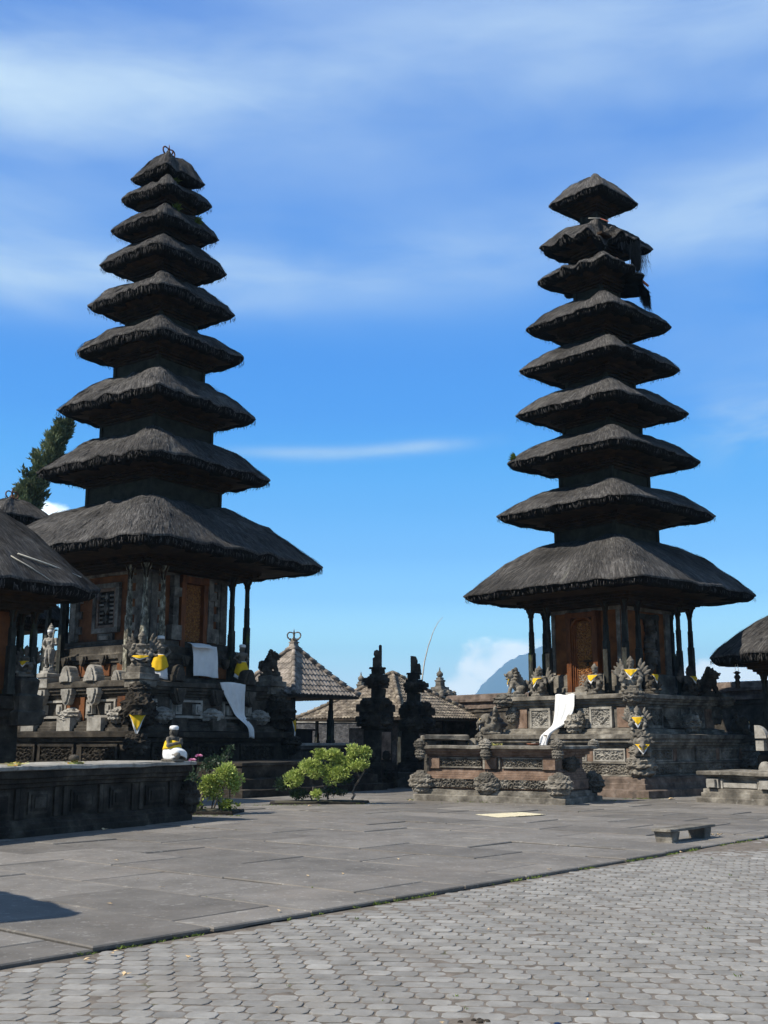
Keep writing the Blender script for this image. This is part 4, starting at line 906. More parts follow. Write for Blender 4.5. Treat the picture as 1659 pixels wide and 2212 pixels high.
def offering(label, x, y, z, seed, stone=False):
    rn = random.Random(seed); t = thing('offering', label, 'offering', (x, y, z), 0, 'palm leaf offerings'); mb = MB()
    for i in range(26):
        a = rn.uniform(0, 6.28); r = rn.uniform(0, .22); ln = rn.uniform(.06, .16); b = rn.uniform(0, 6.28); p = Vector((cos(a) * r, sin(a) * r * .7, rn.uniform(.005, .04))); d = Vector((cos(b), sin(b), rn.uniform(-.1, .3))) * ln; n = Vector((-sin(b), cos(b), .2)) * .02
        mb.add([p - n, p + n, p + d + n, p + d - n], [(0, 1, 2, 3)], rn.random())
    mb.box(-.09, -.09, 0, .09, .09, .03, .5); mb.build('leaf_tray', 'offering', t)
    if stone: m2 = MB(); m2.lathe([(.05, .02), (.06, .06), (.09, .08), (.10, .13), (.06, .16), (.01, .17)], 10); m2.build('stone_cup', 'dark_stone', t)
offering('green palm leaf offering beside a small stone cup on the long dark altar', -5.68, 20.85, 1.18, 1, True)
offering('orange flower offering at the left end of the long dark altar', -6.28, 19.35, 1.18, 2)

CA = thing('stone_altar', 'carved reddish stone altar in front of the right tower, between plants and tower', 'altar', (3.33, 31.17, 0), radians(90 - 34.5), 'stone altars')
HX, HY = 1.15, 2.29
mb = MB(); mb.stack([(0, -.1), (0, .15), (-.02, .165), (-.10, .17), (-.10, .235), (-.12, .24), (-.12, .30), (-.2, .31)], HX, HY, seg=.3, jit=.014, seed=33); mb.build('plinth', 'stone', CA)
mb = MB(); mb.stack([(-.24, .30), (-.24, .34), (-.18, .36), (-.18, .60), (-.24, .61), (-.24, .66), (-.27, .67), (-.27, .72), (-.30, .73), (-.30, .78), (-.33, .79), (-.33, .85), (-.37, .86), (-.37, 1.16), (-.30, 1.17), (-.30, 1.23), (-.22, 1.24), (-.22, 1.31), (-.14, 1.32), (-.14, 1.38), (-.3, 1.385)], HX, HY, seg=.25, jit=.008, seed=34); mb.build('altar_body', 'red_stone', CA)
mb = MB(); mb.stack([(-.2, 1.38), (-.06, 1.381), (-.04, 1.39), (-.04, 1.455), (-.07, 1.47), (-.5, 1.472)], HX, HY, seg=.25, jit=.010, seed=35); mb.build('altar_top', 'stone', CA)
fr = face('-x', HX - .18)
mb = MB(); mb.cut(); mb.relief(fr, -1.9, .37, 1.75, .22, scroll_fn(71, .15, .06), 90, 12, .0); mb.cut(); mb.relief(fr, .15, .37, 1.75, .22, scroll_fn(72, .15, .06), 90, 12, .0); mb.build('frieze', 'stone', CA)
fr = face('-x', HX - .37)
mb = MB()
for x in (-1.62, .38): mb.cut(); mb.fbox(fr, x - .02, .88, x + 1.36, .92, -.02, .09); mb.fbox(fr, x - .02, 1.12, x + 1.36, 1.16, -.02, .09); mb.relief(fr, x, .92, 1.32, .2, scroll_fn(int(x * 5) + 80, .13, .07), 80, 14, .02)
mb.build('carved_panel', 'stone', CA)
mb = MB()
for x in (-1.92, -.14, 1.58): mb.cut(); mb.fbox(fr, x, .86, x + .34, 1.16, -.02, .12)
mb.build('pilaster', 'red_stone', CA)
mb = MB()
for x in (-1.72, .24, 1.54, -.22): mb.cut(); mb.fbox(fr, x, .86, x + .06, 1.16, -.02, .10)
mb.build('pilaster_edge', 'stone', CA)
def CK(x, y, z, r, sd): mb = MB(); carved(mb, (x, y, z), r, sd, .38); carved(mb, (x, y, z + r[2] * .7), (r[0] * .6, r[1] * .6, r[2] * .6), sd + 3, .4, 18, 12); mb.build('corner_carving', 'stone', CA)
for y in (-2.08, .02, 2.1): CK(-1.03, y, .48, (.18, .30, .22), int(y * 5) + 90); CK(-1.05, y, 1.26, (.10, .13, .13), int(y * 5) + 94); CK(-1.08, y, 1.50, (.09, .15, .11), int(y * 5) + 97)
CK(1.0, -2.1, .48, (.25, .25, .22), 99); CK(1.03, -2.15, 1.50, (.12, .12, .10), 100); CK(-.72, 1.95, 1.03, (.07, .14, .10), 101); CK(-.72, -1.55, 1.03, (.08, .16, .12), 103)
fr = face('-y', HY - .37); mb = MB(); carved(mb, fr[0] + fr[2] * 1.0 + fr[3] * .03, (.4, .12, .16), 102, .35); mb.build('carved_boss', 'dark_stone', CA)
rz = CA.rotation_euler.z
def onCA(lx, ly): return CA.location.x + lx * cos(rz) - ly * sin(rz), CA.location.y + lx * sin(rz) + ly * cos(rz)
offering('yellow green palm offering on the carved reddish altar', *onCA(-.8, -.1), 1.472, 3)
t = thing('clay_dish', 'shallow terracotta dish on the carved reddish altar', 'dish', (*onCA(-.75, -1.25), 1.472)); mb = MB(); mb.lathe([(.10, 0), (.17, .03), (.19, .06), (.175, .06), (.14, .03), (.02, .02)], 18); mb.build('dish_body', 'terracotta', t)
mb = MB(); mb.tube([(-.06, .03, .04), (.05, -.02, .06)], .03, 6); mb.build('incense_ash', 'pale_stone', t)

RA = thing('stone_altar', 'low grey stone altar at the right edge with a small stepped shrine on it', 'altar', (10.27, 29.42, 0), radians(38), 'stone altars')
mb = MB(); mb.stack([(0, -.1), (0, .12), (-.02, .14), (-.10, .145), (-.10, .26), (-.14, .27), (-.14, .36), (-.2, .37), (-.26, .38), (-.26, .60), (-.22, .61), (-.22, .65), (-.15, .66), (-.15, .71), (-.3, .72)], .9, 2.05, seg=.25, jit=.010, seed=41); mb.build('altar_body', 'stone', RA)
mb = MB(); mb.stack([(-.2, .71), (-.06, .712), (-.02, .72), (-.02, .80), (-.05, .82), (-.4, .822)], .9, 2.05, seg=.25, jit=.010, seed=42); mb.build('altar_top', 'stone', RA)
fr = face('-x', .64); mb = MB()
for x in (-1.78, -.18, 1.4): mb.cut(); mb.fbox(fr, x, .38, x + .36, .62, -.02, .13); mb.fbox(fr, x + .05, .40, x + .31, .60, .12, .22)
for x in (-1.3, .3): mb.cut(); mb.fbox(fr, x, .40, x + 1.0, .52, -.02, .07)
for x in (-1.36, -.26, .24, 1.32): mb.cut(); mb.fbox(fr, x, .38, x + .05, .62, -.02, .1)
mb.build('altar_block', 'pale_stone', RA)
ms = thing('stone_shrine', 'small stepped shrine of rounded grey blocks on the right edge altar', 'shrine', (10.62, 29.95, .822), radians(38))
mb = MB(); mb.stack([(.50, 0), (.50, .14), (.42, .15), (.42, .22), (.36, .23), (.30, .30), (.26, .31), (.26, .52), (.32, .54), (.32, .60), (.40, .62), (.40, .70), (.48, .72), (.48, .82), (.54, .84), (.54, .93), (.3, .95), (.3, 1.05)], 0, 0, seg=.2, jit=.008, seed=43); mb.build('shrine_body', 'stone', ms)
mb = MB()
for k, hf in (('-x', .50), ('-y', .5)):
    fr = face(k, hf)
    for x in (-.34, 0, .34): mb.cut(); mb.plate(fr, [(x + .17 * cos(pi * i / 8), .0 + .24 * sin(pi * i / 8)) for i in range(9)], -.05, .08)
fr = face('-x', .54)
q4 = [(0, 0)] + [(.34 * cos(pi / 2 * i / 8), .34 * sin(pi / 2 * i / 8)) for i in range(9)]
for sx in (-1, 1):
    mb.cut(); mb.plate(fr, [(sx * (.54 - px * 1), .84 + pz) for px, pz in (q4 if sx < 0 else q4[::-1])][::1 if sx > 0 else 1][::-1] if sx < 0 else [(.54 - px, .84 + pz) for px, pz in q4][::-1], -.10, .06)
    mb.cut(); mb.fbox(fr, sx * .42 - .12, .52, sx * .42 + .12, .78, -.2, .04)
mb.build('antefix', 'pale_stone', ms)

# ------------------------------------------------------------------ split gate
def gate_half(label, loc, rz, mir, k):
    t = thing('split_gate', label, 'gate', loc, rz, 'halves of the split gate'); m = -1 if mir else 1
    # (centre shift along view-lateral, half size, z0, z1): tiers of the half gate, the inner side straight
    T = [(0, .62, -.1, .18), (0, .56, .18, .34), (0, .50, .34, .78), (.02, .44, .78, .86), (0, .36, .86, 2.0), (-.01, .42, 2.0, 2.08), (-.10, .46, 2.08, 2.25), (-.11, .48, 2.25, 2.46), (-.05, .44, 2.46, 2.60), (-.08, .50, 2.60, 2.86), (-.02, .40, 2.86, 2.98), (.02, .28, 2.98, 3.1), (.03, .19, 3.1, 3.42),
         (.0, .26, 3.42, 3.52), (-.05, .34, 3.52, 3.62), (-.06, .35, 3.62, 3.78), (.02, .24, 3.78, 3.92), (.02, .17, 3.92, 4.10), (.0, .22, 4.10, 4.17)]
    d = Vector((cos(-rz), sin(-rz), 0)) * m      # world +x expressed in local axes
    mb = MB()
    for i, (c, hs, a, b) in enumerate(T):
        mb.stack([(0, a - .004), (.0, b - .03), (-.02, b)], hs, hs, (d.x * c, d.y * c), seg=.3, jit=.014, seed=i + 3)
    mb.build('gate_body', 'black_stone', t)
    mb = MB(); L_ = Vector((d.x, d.y, 0)); f = Vector((-L_.y, L_.x, 0)); fr = (Vector((0, 0, 0)) + L_ * .145, -L_ if m > 0 else L_ * -1, Vector((0, 0, 1)), f)
    out_ = [(0, 4.16), (.33, 4.16), (.33, 4.48), (.25, 4.52), (.30, 4.62), (.27, 4.74), (.17, 4.78), (.11, 4.74), (.11, 4.90), (.08, 4.95), (.02, 4.95), (0, 4.90)] if m > 0 else [(0, 4.16), (.40, 4.16), (.38, 4.42), (.34, 4.52), (.26, 4.50), (.27, 4.62), (.20, 4.78), (0, 4.80)]
    mb.plate(fr, out_ if (fr[1].cross(fr[2])).dot(f) > 0 else out_[::-1], -.12, .12); mb.build('gate_crest', 'dark_stone', t)
    mb = MB()
    for i, (z, r) in enumerate(((2.3, .2), (2.9, .17), (3.68, .14), (1.1, .16), (.5, .2))):
        c = {0: -.1, 1: -.08, 2: -.05, 3: 0, 4: 0}[i]; hs = (.47, .48, .35, .37, .52)[i]
        for a in (-2.2, -.8, 2.4):
            mb.cut(); p = Vector((d.x * c, d.y * c, z)) + (Matrix.Rotation(-rz, 3, 'Z') @ Vector((cos(a), sin(a), 0))) * hs * 1.05; carved(mb, p, (r, r, r * .9), i * 3 + a + 110, .35, 20, 12)
    mb.build('gate_carving', 'black_stone', t)
    mb = MB(); fr2 = face('-y', .36); mb.fbox(fr2, -.28, .95, .28, 1.9, -.02, .015); mb.build('brick_panel', 'red_stone', t)
    t.scale = (k, k, k); return t
gh = gate_half('taller dark left half of the split gate, next to the trimmed bush', (-.22, 39.9, 0), radians(55), False, 1.0)
gh2 = gate_half('right half of the split gate, behind the left end of the reddish altar', (1.12, 41.2, 0), radians(55), True, .97)
mb = MB(); mb.box(-.9, -1.3, -.1, 2.2, 1.0, .28, .4); mb.box(-.7, -.9, .28, 2.0, .9, .5, .6); st = mb.build('stone_steps', 'dark_stone', None, (.5, 40.9, 0), radians(55)); tag(st, 'low dark stone steps between the two halves of the split gate', 'steps')

# ------------------------------------------------------------------ tiled pavilions
def tile_roof(name, parent, s, z0, zt, m, nr, pitch, seed, gap=.0):
    rn = random.Random(seed); roof = None; mb = MB()
    for k in ('-y', '-x', '+x', '+y'):
        O, R, U, W = face(k, 0)
        nw = int(2 * s / pitch) * 6
        for j in range(nr):
            v0, v1 = j / nr, min(1.0, (j + 1.18) / nr); h0, h1 = s * (1 - v0), s * (1 - v1)
            rows = []
            for v, dz in ((v0, .045), (v0, .02), (v1, .0)):
                hh = s * (1 - v); zz = z0 + (zt - z0) * (v ** 1.12); row = []
                for i in range(nw + 1):
                    x = -s + 2 * s * i / nw
                    xc = max(-hh, min(hh, x)); ph = (x / pitch) % 1.0
                    wv = .030 * (sin(2 * pi * ph) if ph < .5 else .5 * sin(2 * pi * ph)) if abs(x) <= hh else 0
                    jt = noise.noise((math.floor(x / pitch) * 3.1, j * 2.7, seed)) * .012
                    row.append(O + R * xc + W * hh + U * (zz + dz + wv + jt))
                rows.append(row)
            w = nw + 1; cs = []
            for r in range(3):
                for i in range(w): cs.append(.5 + .5 * noise.cell((math.floor((-s + 2 * s * i / nw) / pitch) * 1.37, j * 1.91, seed)))
            fs = [(r * w + i, r * w + i + 1, (r + 1) * w + i + 1, (r + 1) * w + i) for r in range(2) for i in range(nw) if (rows[0][i] - rows[0][i + 1]).length > 1e-6 or (rows[2][i] - rows[2][i + 1]).length > 1e-6]
            mb.add([p for r in rows for p in r], fs, cs)
    roof = mb.build(name, m, parent)
    for sx, sy in ((-1, -1), (1, -1), (-1, 1), (1, 1)):      # hip ridge caps, overlapping like tiles
        mb = MB(); n = nr
        for j in range(n):
            v = j / n; e = min(1, (j + 1.15) / n); a = Vector((sx * s * (1 - v) * 1.01, sy * s * (1 - v) * 1.01, z0 + (zt - z0) * v ** 1.12 + .07)); b = Vector((sx * s * (1 - e), sy * s * (1 - e), z0 + (zt - z0) * e ** 1.12 + .045))
            mb.tube([a, b], [.105, .085], 10, rn.random())
        mb.build('ridge_cap', m, roof)
    mb = MB(); mb.stack([(-.05, z0 - .10), (0, z0 - .10), (0, z0 - .0), (-.1, z0 + .01)], s - .03, s - .03, seg=9, jit=0); mb.build('eave_board', 'dark_wood', roof)
    return roof
TP = thing('tiled_pavilion', 'open pavilion with pyramid roof of pale grey tiles and a stone trident finial', 'pavilion', (-3.80, 47, 0), radians(90 - 40), 'tiled pavilions')
tile_roof('tile_roof', TP, 1.98, 3.40, 5.50, 'roof_tile', 9, .21, 3)
mb = MB(); mb.stack([(.22, 5.36), (.16, 5.42), (.13, 5.62), (.16, 5.64), (.16, 5.68), (.1, 5.7)], 0, 0, seg=9); mb.build('roof_crown', 'roof_tile', TP)
finial(TP, 5.66, .95, 'stone').rotation_euler = (0, 0, -radians(50))
for sx in (-1, 1):
    for sy in (-1, 1): post(TP, sx * 1.12, sy * 1.12, 1.5, 3.32, .11, 'post_dark', 5, False)
mb = MB(); mb.stack([(1.9, -.1), (1.9, .3), (1.75, .32), (1.75, 1.25), (1.85, 1.27), (1.85, 1.40), (1.5, 1.42)], 0, 0, seg=.3, jit=.01, seed=3); mb.build('pavilion_base', 'dark_stone', TP)
mb = MB(); mb.stack([(1.84, 1.40), (1.88, 1.41), (1.88, 1.5), (1.0, 1.502)], 0, 0, seg=.3, jit=.008, seed=4); mb.build('pavilion_floor', 'pale_stone', TP)
mb = MB(); mb.box(-1.0, -.2, 1.50, 1.0, 1.1, 2.0); mb.box(-1.08, -.28, 2.0, 1.08, 1.16, 2.08); mb.build('bench', 'dark_wood', TP)
WP = thing('tiled_pavilion', 'wide low pavilion with old mossy tiled roof behind the split gate', 'pavilion', (.42, 55, 0), radians(90 - 40), 'tiled pavilions')
tile_roof('tile_roof', WP, 3.34, 2.62, 4.85, 'old_tile', 15, .20, 8)
for sx in (-1, 1):
    for sy in (-1, 1): post(WP, sx * 2.6, sy * 2.6, .4, 2.55, .10, 'post_dark', 6, False)
post(WP, -2.6, -.8, .4, 2.55, .10, 'post_dark', 7, False); post(WP, .8, -2.6, .4, 2.55, .10, 'post_dark', 8, False)
mb = MB(); mb.stack([(3.0, -.1), (3.0, .35), (2.6, .4)], 0, 0, seg=.4, jit=.01); mb.build('pavilion_base', 'stone', WP)
mb = MB(); mb.box(-1.5, -1.8, .4, 1.5, 1.5, 2.2); mb.build('inner_wall', 'rubble', WP)

# ------------------------------------------------------------------ walls, pillars
def wall(name, label, p0, p1, th, parts):
    p0, p1 = Vector((*p0, 0)), Vector((*p1, 0)); d = p1 - p0; t = thing(name, label, 'wall', (p0 + d / 2), atan2(d.y, d.x), 'temple walls')
    for nm, m, prof, sd in parts: mb = MB(); mb.stack(prof, d.length / 2, th / 2, seg=.5, jit=.016, seed=sd); mb.build(nm, m, t)
    return t
wall('rubble_wall', 'grey rubble stone wall lit by the sun under the old tiled roof', (-6.2, 63.4), (6.4, 56.1), .5, [('wall_body', 'rubble', [(0, -.1), (0, 2.55), (-.1, 2.56)], 1), ('wall_coping', 'pale_stone', [(-.05, 2.55), (.06, 2.56), (.06, 2.7), (-.1, 2.75)], 2)])
wall('boundary_wall', 'tall dark courtyard wall with stepped reddish coping behind the right tower', (2.2, 58.6), (18.6, 36.2), .6, [('wall_body', 'dark_stone', [(.1, -.1), (.1, .6), (0, .62), (0, 2.95), (.06, 2.97), (.06, 3.1), (-.02, 3.12)], 3),
     ('wall_coping', 'brown_stone', [(-.05, 3.11), (.12, 3.13), (.12, 3.26), (.04, 3.28), (.04, 3.42), (.18, 3.45), (.18, 3.58), (.1, 3.60), (.04, 3.78), (-.15, 3.82)], 4)])
def pillar(label, x, y, k, m):
    t = thing('stone_pillar', label, 'pillar', (x, y, 0), radians(50), 'pillars with round finials'); t.scale = (k, k, k)
    mb = MB(); mb.stack([(.42, -.1), (.42, .3), (.34, .32), (.34, 3.0), (.42, 3.05), (.42, 3.2), (.36, 3.22), (.36, 3.72), (.42, 3.74), (.42, 3.82), (.58, 3.86), (.58, 4.0), (.46, 4.02), (.44, 4.14), (.34, 4.16), (.32, 4.28), (.20, 4.30), (.17, 4.36), (.17, 4.55), (.2, 4.57), (.2, 4.64), (.14, 4.66), (.14, 4.76), (.1, 4.78)], 0, 0, seg=.25, jit=.012, seed=9); mb.build('pillar_body', m, t)
    mb = MB(); mb.lathe([(.08, 4.77), (.11, 4.80), (.17, 4.88), (.17, 4.98), (.10, 5.06), (.05, 5.10), (.03, 5.2), (.004, 5.32)], 14); mb.build('round_finial', m, t)
    mb = MB()
    for a in range(4):
        for q in (0, 1): mb.cut(); an = a * pi / 2 + q * pi / 4; carved(mb, (cos(an) * (.52 if q == 0 else .72), sin(an) * (.52 if q == 0 else .72), 3.92), (.12, .12, .16), a + q * 5 + 130, .35, 14, 10)
    mb.build('pillar_carving', m, t); return t
pillar('stone pillar with round finial standing behind the right slope of the old tiled roof', 2.86, 57.5, 1.0, 'stone')
pillar('far small pillar finial peeking above the old tiled roof beside the pale tile pavilion', -1.26, 61.5, 1.0, 'stone')

bs = thing('stone_shrine', 'little reddish brick shrine between the old tiled roof and the right tower', 'shrine', (4.05, 41.5, 0), radians(50)); bs.scale = (.8, .8, 1.02)
mb = MB(); mb.stack([(.42, -.1), (.42, .6), (.36, .62), (.36, 1.3), (.42, 1.32), (.42, 1.42), (.30, 1.44), (.30, 1.95), (.38, 1.98), (.38, 2.06)], 0, 0, seg=.2, jit=.012, seed=51); mb.build('shrine_base', 'stone', bs)
mb = MB(); mb.stack([(.36, 2.06), (.44, 2.08), (.44, 2.16), (.30, 2.24), (.30, 2.32), (.18, 2.40), (.18, 2.48), (.08, 2.62), (.04, 2.70)], 0, 0, seg=.2, jit=.012, seed=52); mb.build('shrine_roof', 'brown_stone', bs)
tb = thing('stone_table', 'rough stone slab table standing behind the left half of the reddish altar', 'table', (2.0, 37.4, 0), radians(8))
mb = MB(); mb.stack([(-.05, 1.62), (0, 1.63), (0, 1.76), (-.06, 1.78)], .75, .35, seg=.15, jit=.02, seed=53); mb.build('table_top', 'stone', tb)
for x in (-.5, .5): mb = MB(); mb.stack([(.16, -.1), (.14, 1.62)], 0, .1, (x, 0), seg=.2, jit=.015, seed=54); mb.build('leg', 'dark_stone', tb)
# ------------------------------------------------------------------ thatched pavilions
def thatched_pavilion(label, loc, az, s, zr, ztop, hp, zfloor, seed, hcella=0, base_h=None, name='thatched_pavilion', red=False):
    t = thing(name, label, 'pavilion', loc, radians(90 - az), 'thatched pavilions')
    r, P = thatch('thatch_roof', t, s, zr, .12, ztop, hp - .1, seed, 1.1, .30, 1.22, .14, strand=1.1, rough=1.2)
    soffit(r, s, zr, hp + .1, False)
    base_h = base_h or hp + .15
    for sx in (-1, 1):
        for sy in (-1, 1):
            for dx, dy in ((0, 0), (.62, 0), (0, .62)): post(t, sx * (hp - dx), sy * (hp - dy), zfloor, zr - .15, .095, 'post_dark', seed + sx + sy * 2, True)
    mb = MB(); b = base_h; mb.stack([(b + .25, -.1), (b + .25, .25), (b + .12, .28), (b, .5), (b - .06, .52), (b - .06, zfloor - .6), (b, zfloor - .55), (b, zfloor - .4), (b + .1, zfloor - .35), (b + .1, zfloor - .05), (b, zfloor), (.5, zfloor + .002)], 0, 0, seg=.3, jit=.012, seed=seed); mb.build('pavilion_base', 'black_stone', t)
    if hcella: mb = MB(); mb.stack([(hcella, zfloor), (hcella, zr - .1)], 0, 0, seg=.4, jit=.005); mb.build('cella_wall', 'orange_brick', t)
    return t, P
LP, LPP = thatched_pavilion('dark thatched pavilion at the left edge in front of the taller tower', (-11.75, 28.6, 0), 40, 3.06, 5.22, 8.2, 1.9, 2.75, 301, 1.5, 1.78)
mb = MB(); mb.stack([(.38, 2.0), (.38, 2.3), (.32, 2.34), (.36, 2.7), (.26, 2.76), (.30, 3.1), (.22, 3.2)], 0, 0, (1.80, -1.80), seg=.2, jit=.03, seed=3); mb.build('corner_pedestal', 'dark_stone', LP)
sr('small winged statue with yellow cloth on the corner of the left edge pavilion', ME_G, LP, 1.80, -1.80, 3.2, -170, .80, 1.0, lambda t: bib(t, .225, .50, .2, .9, 14))
def stick(label, a, b, r): mb = MB(); a = Vector(a); b = Vector(b); m = (a + b) / 2 + Vector((0, 0, .02)); mb.tube([a, m, b], [r, r * .9, r * .7], 6); tag(mb.build('bamboo_stick', 'bamboo'), label, 'stick', 'loose bamboo sticks')
def onroof(root, P, th, a, up=.04): rz = root.rotation_euler.z; q = P(th, a); return Vector((root.location.x + q.x * cos(rz) - q.y * sin(rz), root.location.y + q.x * sin(rz) + q.y * cos(rz), q.z + up))
stick('longer bamboo stick lying across the left edge pavilion roof', onroof(LP, LPP, -1.25, .80), onroof(LP, LPP, -.86, .93), .022)
stick('thin slanting bamboo stick hanging near the eave of the left edge pavilion', onroof(LP, LPP, -1.36, .84), onroof(LP, LPP, -1.14, 1.0, .03), .016)
RP, _p = thatched_pavilion('plain thatched pavilion roof reaching in from the right edge of the photo', (14.35, 35.6, 0), 45, 2.86, 4.02, 6.15, 1.62, 1.2, 341)
BP = thing('meru_tower', 'small three tiered thatched shrine tower far behind the left edge pavilion', 'temple tower', (-14.4, 42, 0), radians(50), 'smaller meru towers')
BS = dict(s=[1.75, 1.42, 1.12], zr=[5.85, 7.8, 9.72], n=[.8, .65], top=[7.0, 8.9], apex=10.75, beam=1.15, thick=[.25] * 3)
tiers(BP, BS, 380); finial(BP, 10.65, .9)
for sx in (-1, 1):
    for sy in (-1, 1): post(BP, sx * 1.1, sy * 1.1, 3.0, 5.8, .09, 'post_dark', 3, False)
mb = MB(); mb.stack([(1.9, -.1), (1.9, 1.2), (1.6, 1.3), (1.6, 2.9), (1.7, 3.0)], 0, 0, seg=.4, jit=.01); mb.build('podium', 'black_stone', BP)
mb = MB(); mb.stack([(.75, 3.0), (.75, 3.6)], 0, 0, seg=.4); mb.build('cella_wall', 'dark_wood', BP)
OP, _p = thatched_pavilion('thatched pavilion left of the camera whose eave corner shades the slabs', (-9.2, 9.7, 0), 49, 2.0, 3.85, 4.9, 1.3, .8, 361)
hg = thing('hanging_ornament', 'small dark ornament hanging on two cords under the right edge thatched eave', 'ornament', (11.15, 35.4, 3.2))
mb = MB(); mb.tube([(-.06, 0, .55), (.0, 0, 1.0)], .008, 5); mb.tube([(.06, 0, .55), (0, 0, 1.0)], .008, 5); mb.build('cord', 'bamboo', hg)
mb = MB(); mb.lathe([(.03, 0), (.09, .05), (.05, .12), (.10, .2), (.06, .28), (.11, .36), (.05, .46), (.13, .5), (.02, .56)], 10); mb.build('ornament_body', 'dark_wood', hg)

# ------------------------------------------------------------------ bench, mat, pole, planter beds, plants
bn = thing('bench', 'low stone bench on the slabs near the edge of the pavers', 'bench', (4.98, 19.1, 0), radians(90 - 41))
mb = MB(); mb.stack([(-.02, .165), (0, .17), (0, .205), (-.015, .212)], .82, .17, seg=.2, jit=.006, seed=2); mb.build('seat', 'stone', bn)
for x in (-.62, .55):
    mb = MB(); v0 = MB(); mb.stack([(.0, -.02), (.0, .02), (.02, .165)], .115, .14, (x, 0), seg=.1, jit=.008, seed=int(x * 9)); mb.build('leg', 'stone', bn)
mb = MB()
for k in range(5): a = k * 1.3; mb.tube([(.95 + .1 * cos(a), -.1 + .05 * sin(a), .02), (1.08 + .12 * cos(a + 1), -.05 + .08 * sin(a), .03)], .008, 5)
dv = mb.build('dry_twig', 'dry_leaf', None, (4.98, 19.1, 0), radians(49)); tag(dv, 'little tangle of dry twigs on the slabs behind the low bench', 'twigs')
mc = [Vector((1.98, 25.19, .012)), Vector((2.41, 24.23, .012)), Vector((3.55, 25.19, .012)), Vector((3.13, 25.99, .012))]
mb = MB(); n1, n2 = 30, 22; vs = []
for j in range(n2 + 1):
    for i in range(n1 + 1):
        u, v = i / n1, j / n2; p = mc[0] * (1 - u) * (1 - v) + mc[3] * u * (1 - v) + mc[2] * u * v + mc[1] * (1 - u) * v; edge = .012 * noise.noise((u * 40, v * 40, 1)) if min(u, v, 1 - u, 1 - v) < .02 else 0
        vs.append(p + Vector((edge, edge, .012 * abs(noise.noise((u * 6, v * 6, 3))) + .005 * ((i + j) % 2))))
mb.add(vs, [(j * (n1 + 1) + i, j * (n1 + 1) + i + 1, (j + 1) * (n1 + 1) + i + 1, (j + 1) * (n1 + 1) + i)[::1] for j in range(n2) for i in range(n1)], [random.random() for _ in vs]); mt = mb.build('woven_mat', 'straw'); tag(mt, 'pale woven straw mat lying flat on the plaza slabs', 'mat')
mb = MB(); pp = [(1.30, 46, -.1), (1.36, 46, 1.6), (1.46, 46, 3.0), (1.57, 46, 4.1), (1.66, 46, 4.75), (1.82, 46, 5.4), (2.05, 46, 6.05), (2.24, 46, 6.4), (2.44, 46, 6.62)]
mb.tube(pp, [.036, .034, .031, .028, .025, .02, .015, .011, .006], 8); tag(mb.build('bamboo_pole', 'bamboo'), 'tall thin bending bamboo pole rising behind the split gate', 'pole')

def leaf(mb, p, d, up, ln, w, tint):
    s_ = d.cross(up); s_ = s_.normalized() * w if s_.length > 1e-6 else Vector((w, 0, 0)); n = s_.cross(d).normalized()
    mb.add([p, p + d * ln * .45 - s_ + n * w * .3, p + d * ln, p + d * ln * .45 + s_ + n * w * .3, p + d * ln * .45], [(0, 1, 4), (1, 2, 4), (2, 3, 4), (3, 0, 4)], tint, True)
def rdir(rn):
    z = rn.uniform(-1, 1); a = rn.uniform(0, 2 * pi); r = sqrt(1 - z * z); return Vector((r * cos(a), r * sin(a), z))
def clump(parent, c, r, n, m, seed, ln=.08, w=.022, name='foliage'):
    rn = random.Random(seed); mb = MB(); c = Vector(c)
    subs = [(rdir(rn) * rn.uniform(.25, .8), rn.uniform(.35, .6)) for _ in range(9)]
    for _ in range(n):
        o, k = rn.choice(subs); d = rdir(rn); q = o + d * k * rn.uniform(.55, 1.05)
        p = c + Vector((q.x * r[0], q.y * r[1], q.z * r[2])); dd = (d + rdir(rn) * .7 + Vector((0, 0, .35))).normalized()
        leaf(mb, p, dd, rdir(rn), ln * rn.uniform(.6, 1.25), w * rn.uniform(.7, 1.2), rn.random())
    return mb.build(name, m, parent)
def twig(mb, a, b, r0, r1, rn, bend=.06):
    a, b = Vector(a), Vector(b); pts = [a.lerp(b, i / 4) + rdir(rn) * bend * (0 if i in (0, 4) else 1) for i in range(5)]; mb.tube(pts, [r0 + (r1 - r0) * i / 4 for i in range(5)], 7)
def bush(label, base, stems, clumps, seed, m='variegated_leaf'):
    rn = random.Random(seed); t = thing('bush', label, 'bush', base, 0, 'trimmed garden bushes'); mb = MB()
    for a, b, r in stems: twig(mb, a, b, r, r * .55, rn)
    mb.build('stem', 'bark', t)
    for i, (c, r, n, mm) in enumerate(clumps): clump(t, c, [q * 1.12 for q in r], int(n * 2.1), mm, seed * 13 + i, .075, .021)
    return t
bx, by = -1.45, 29.6
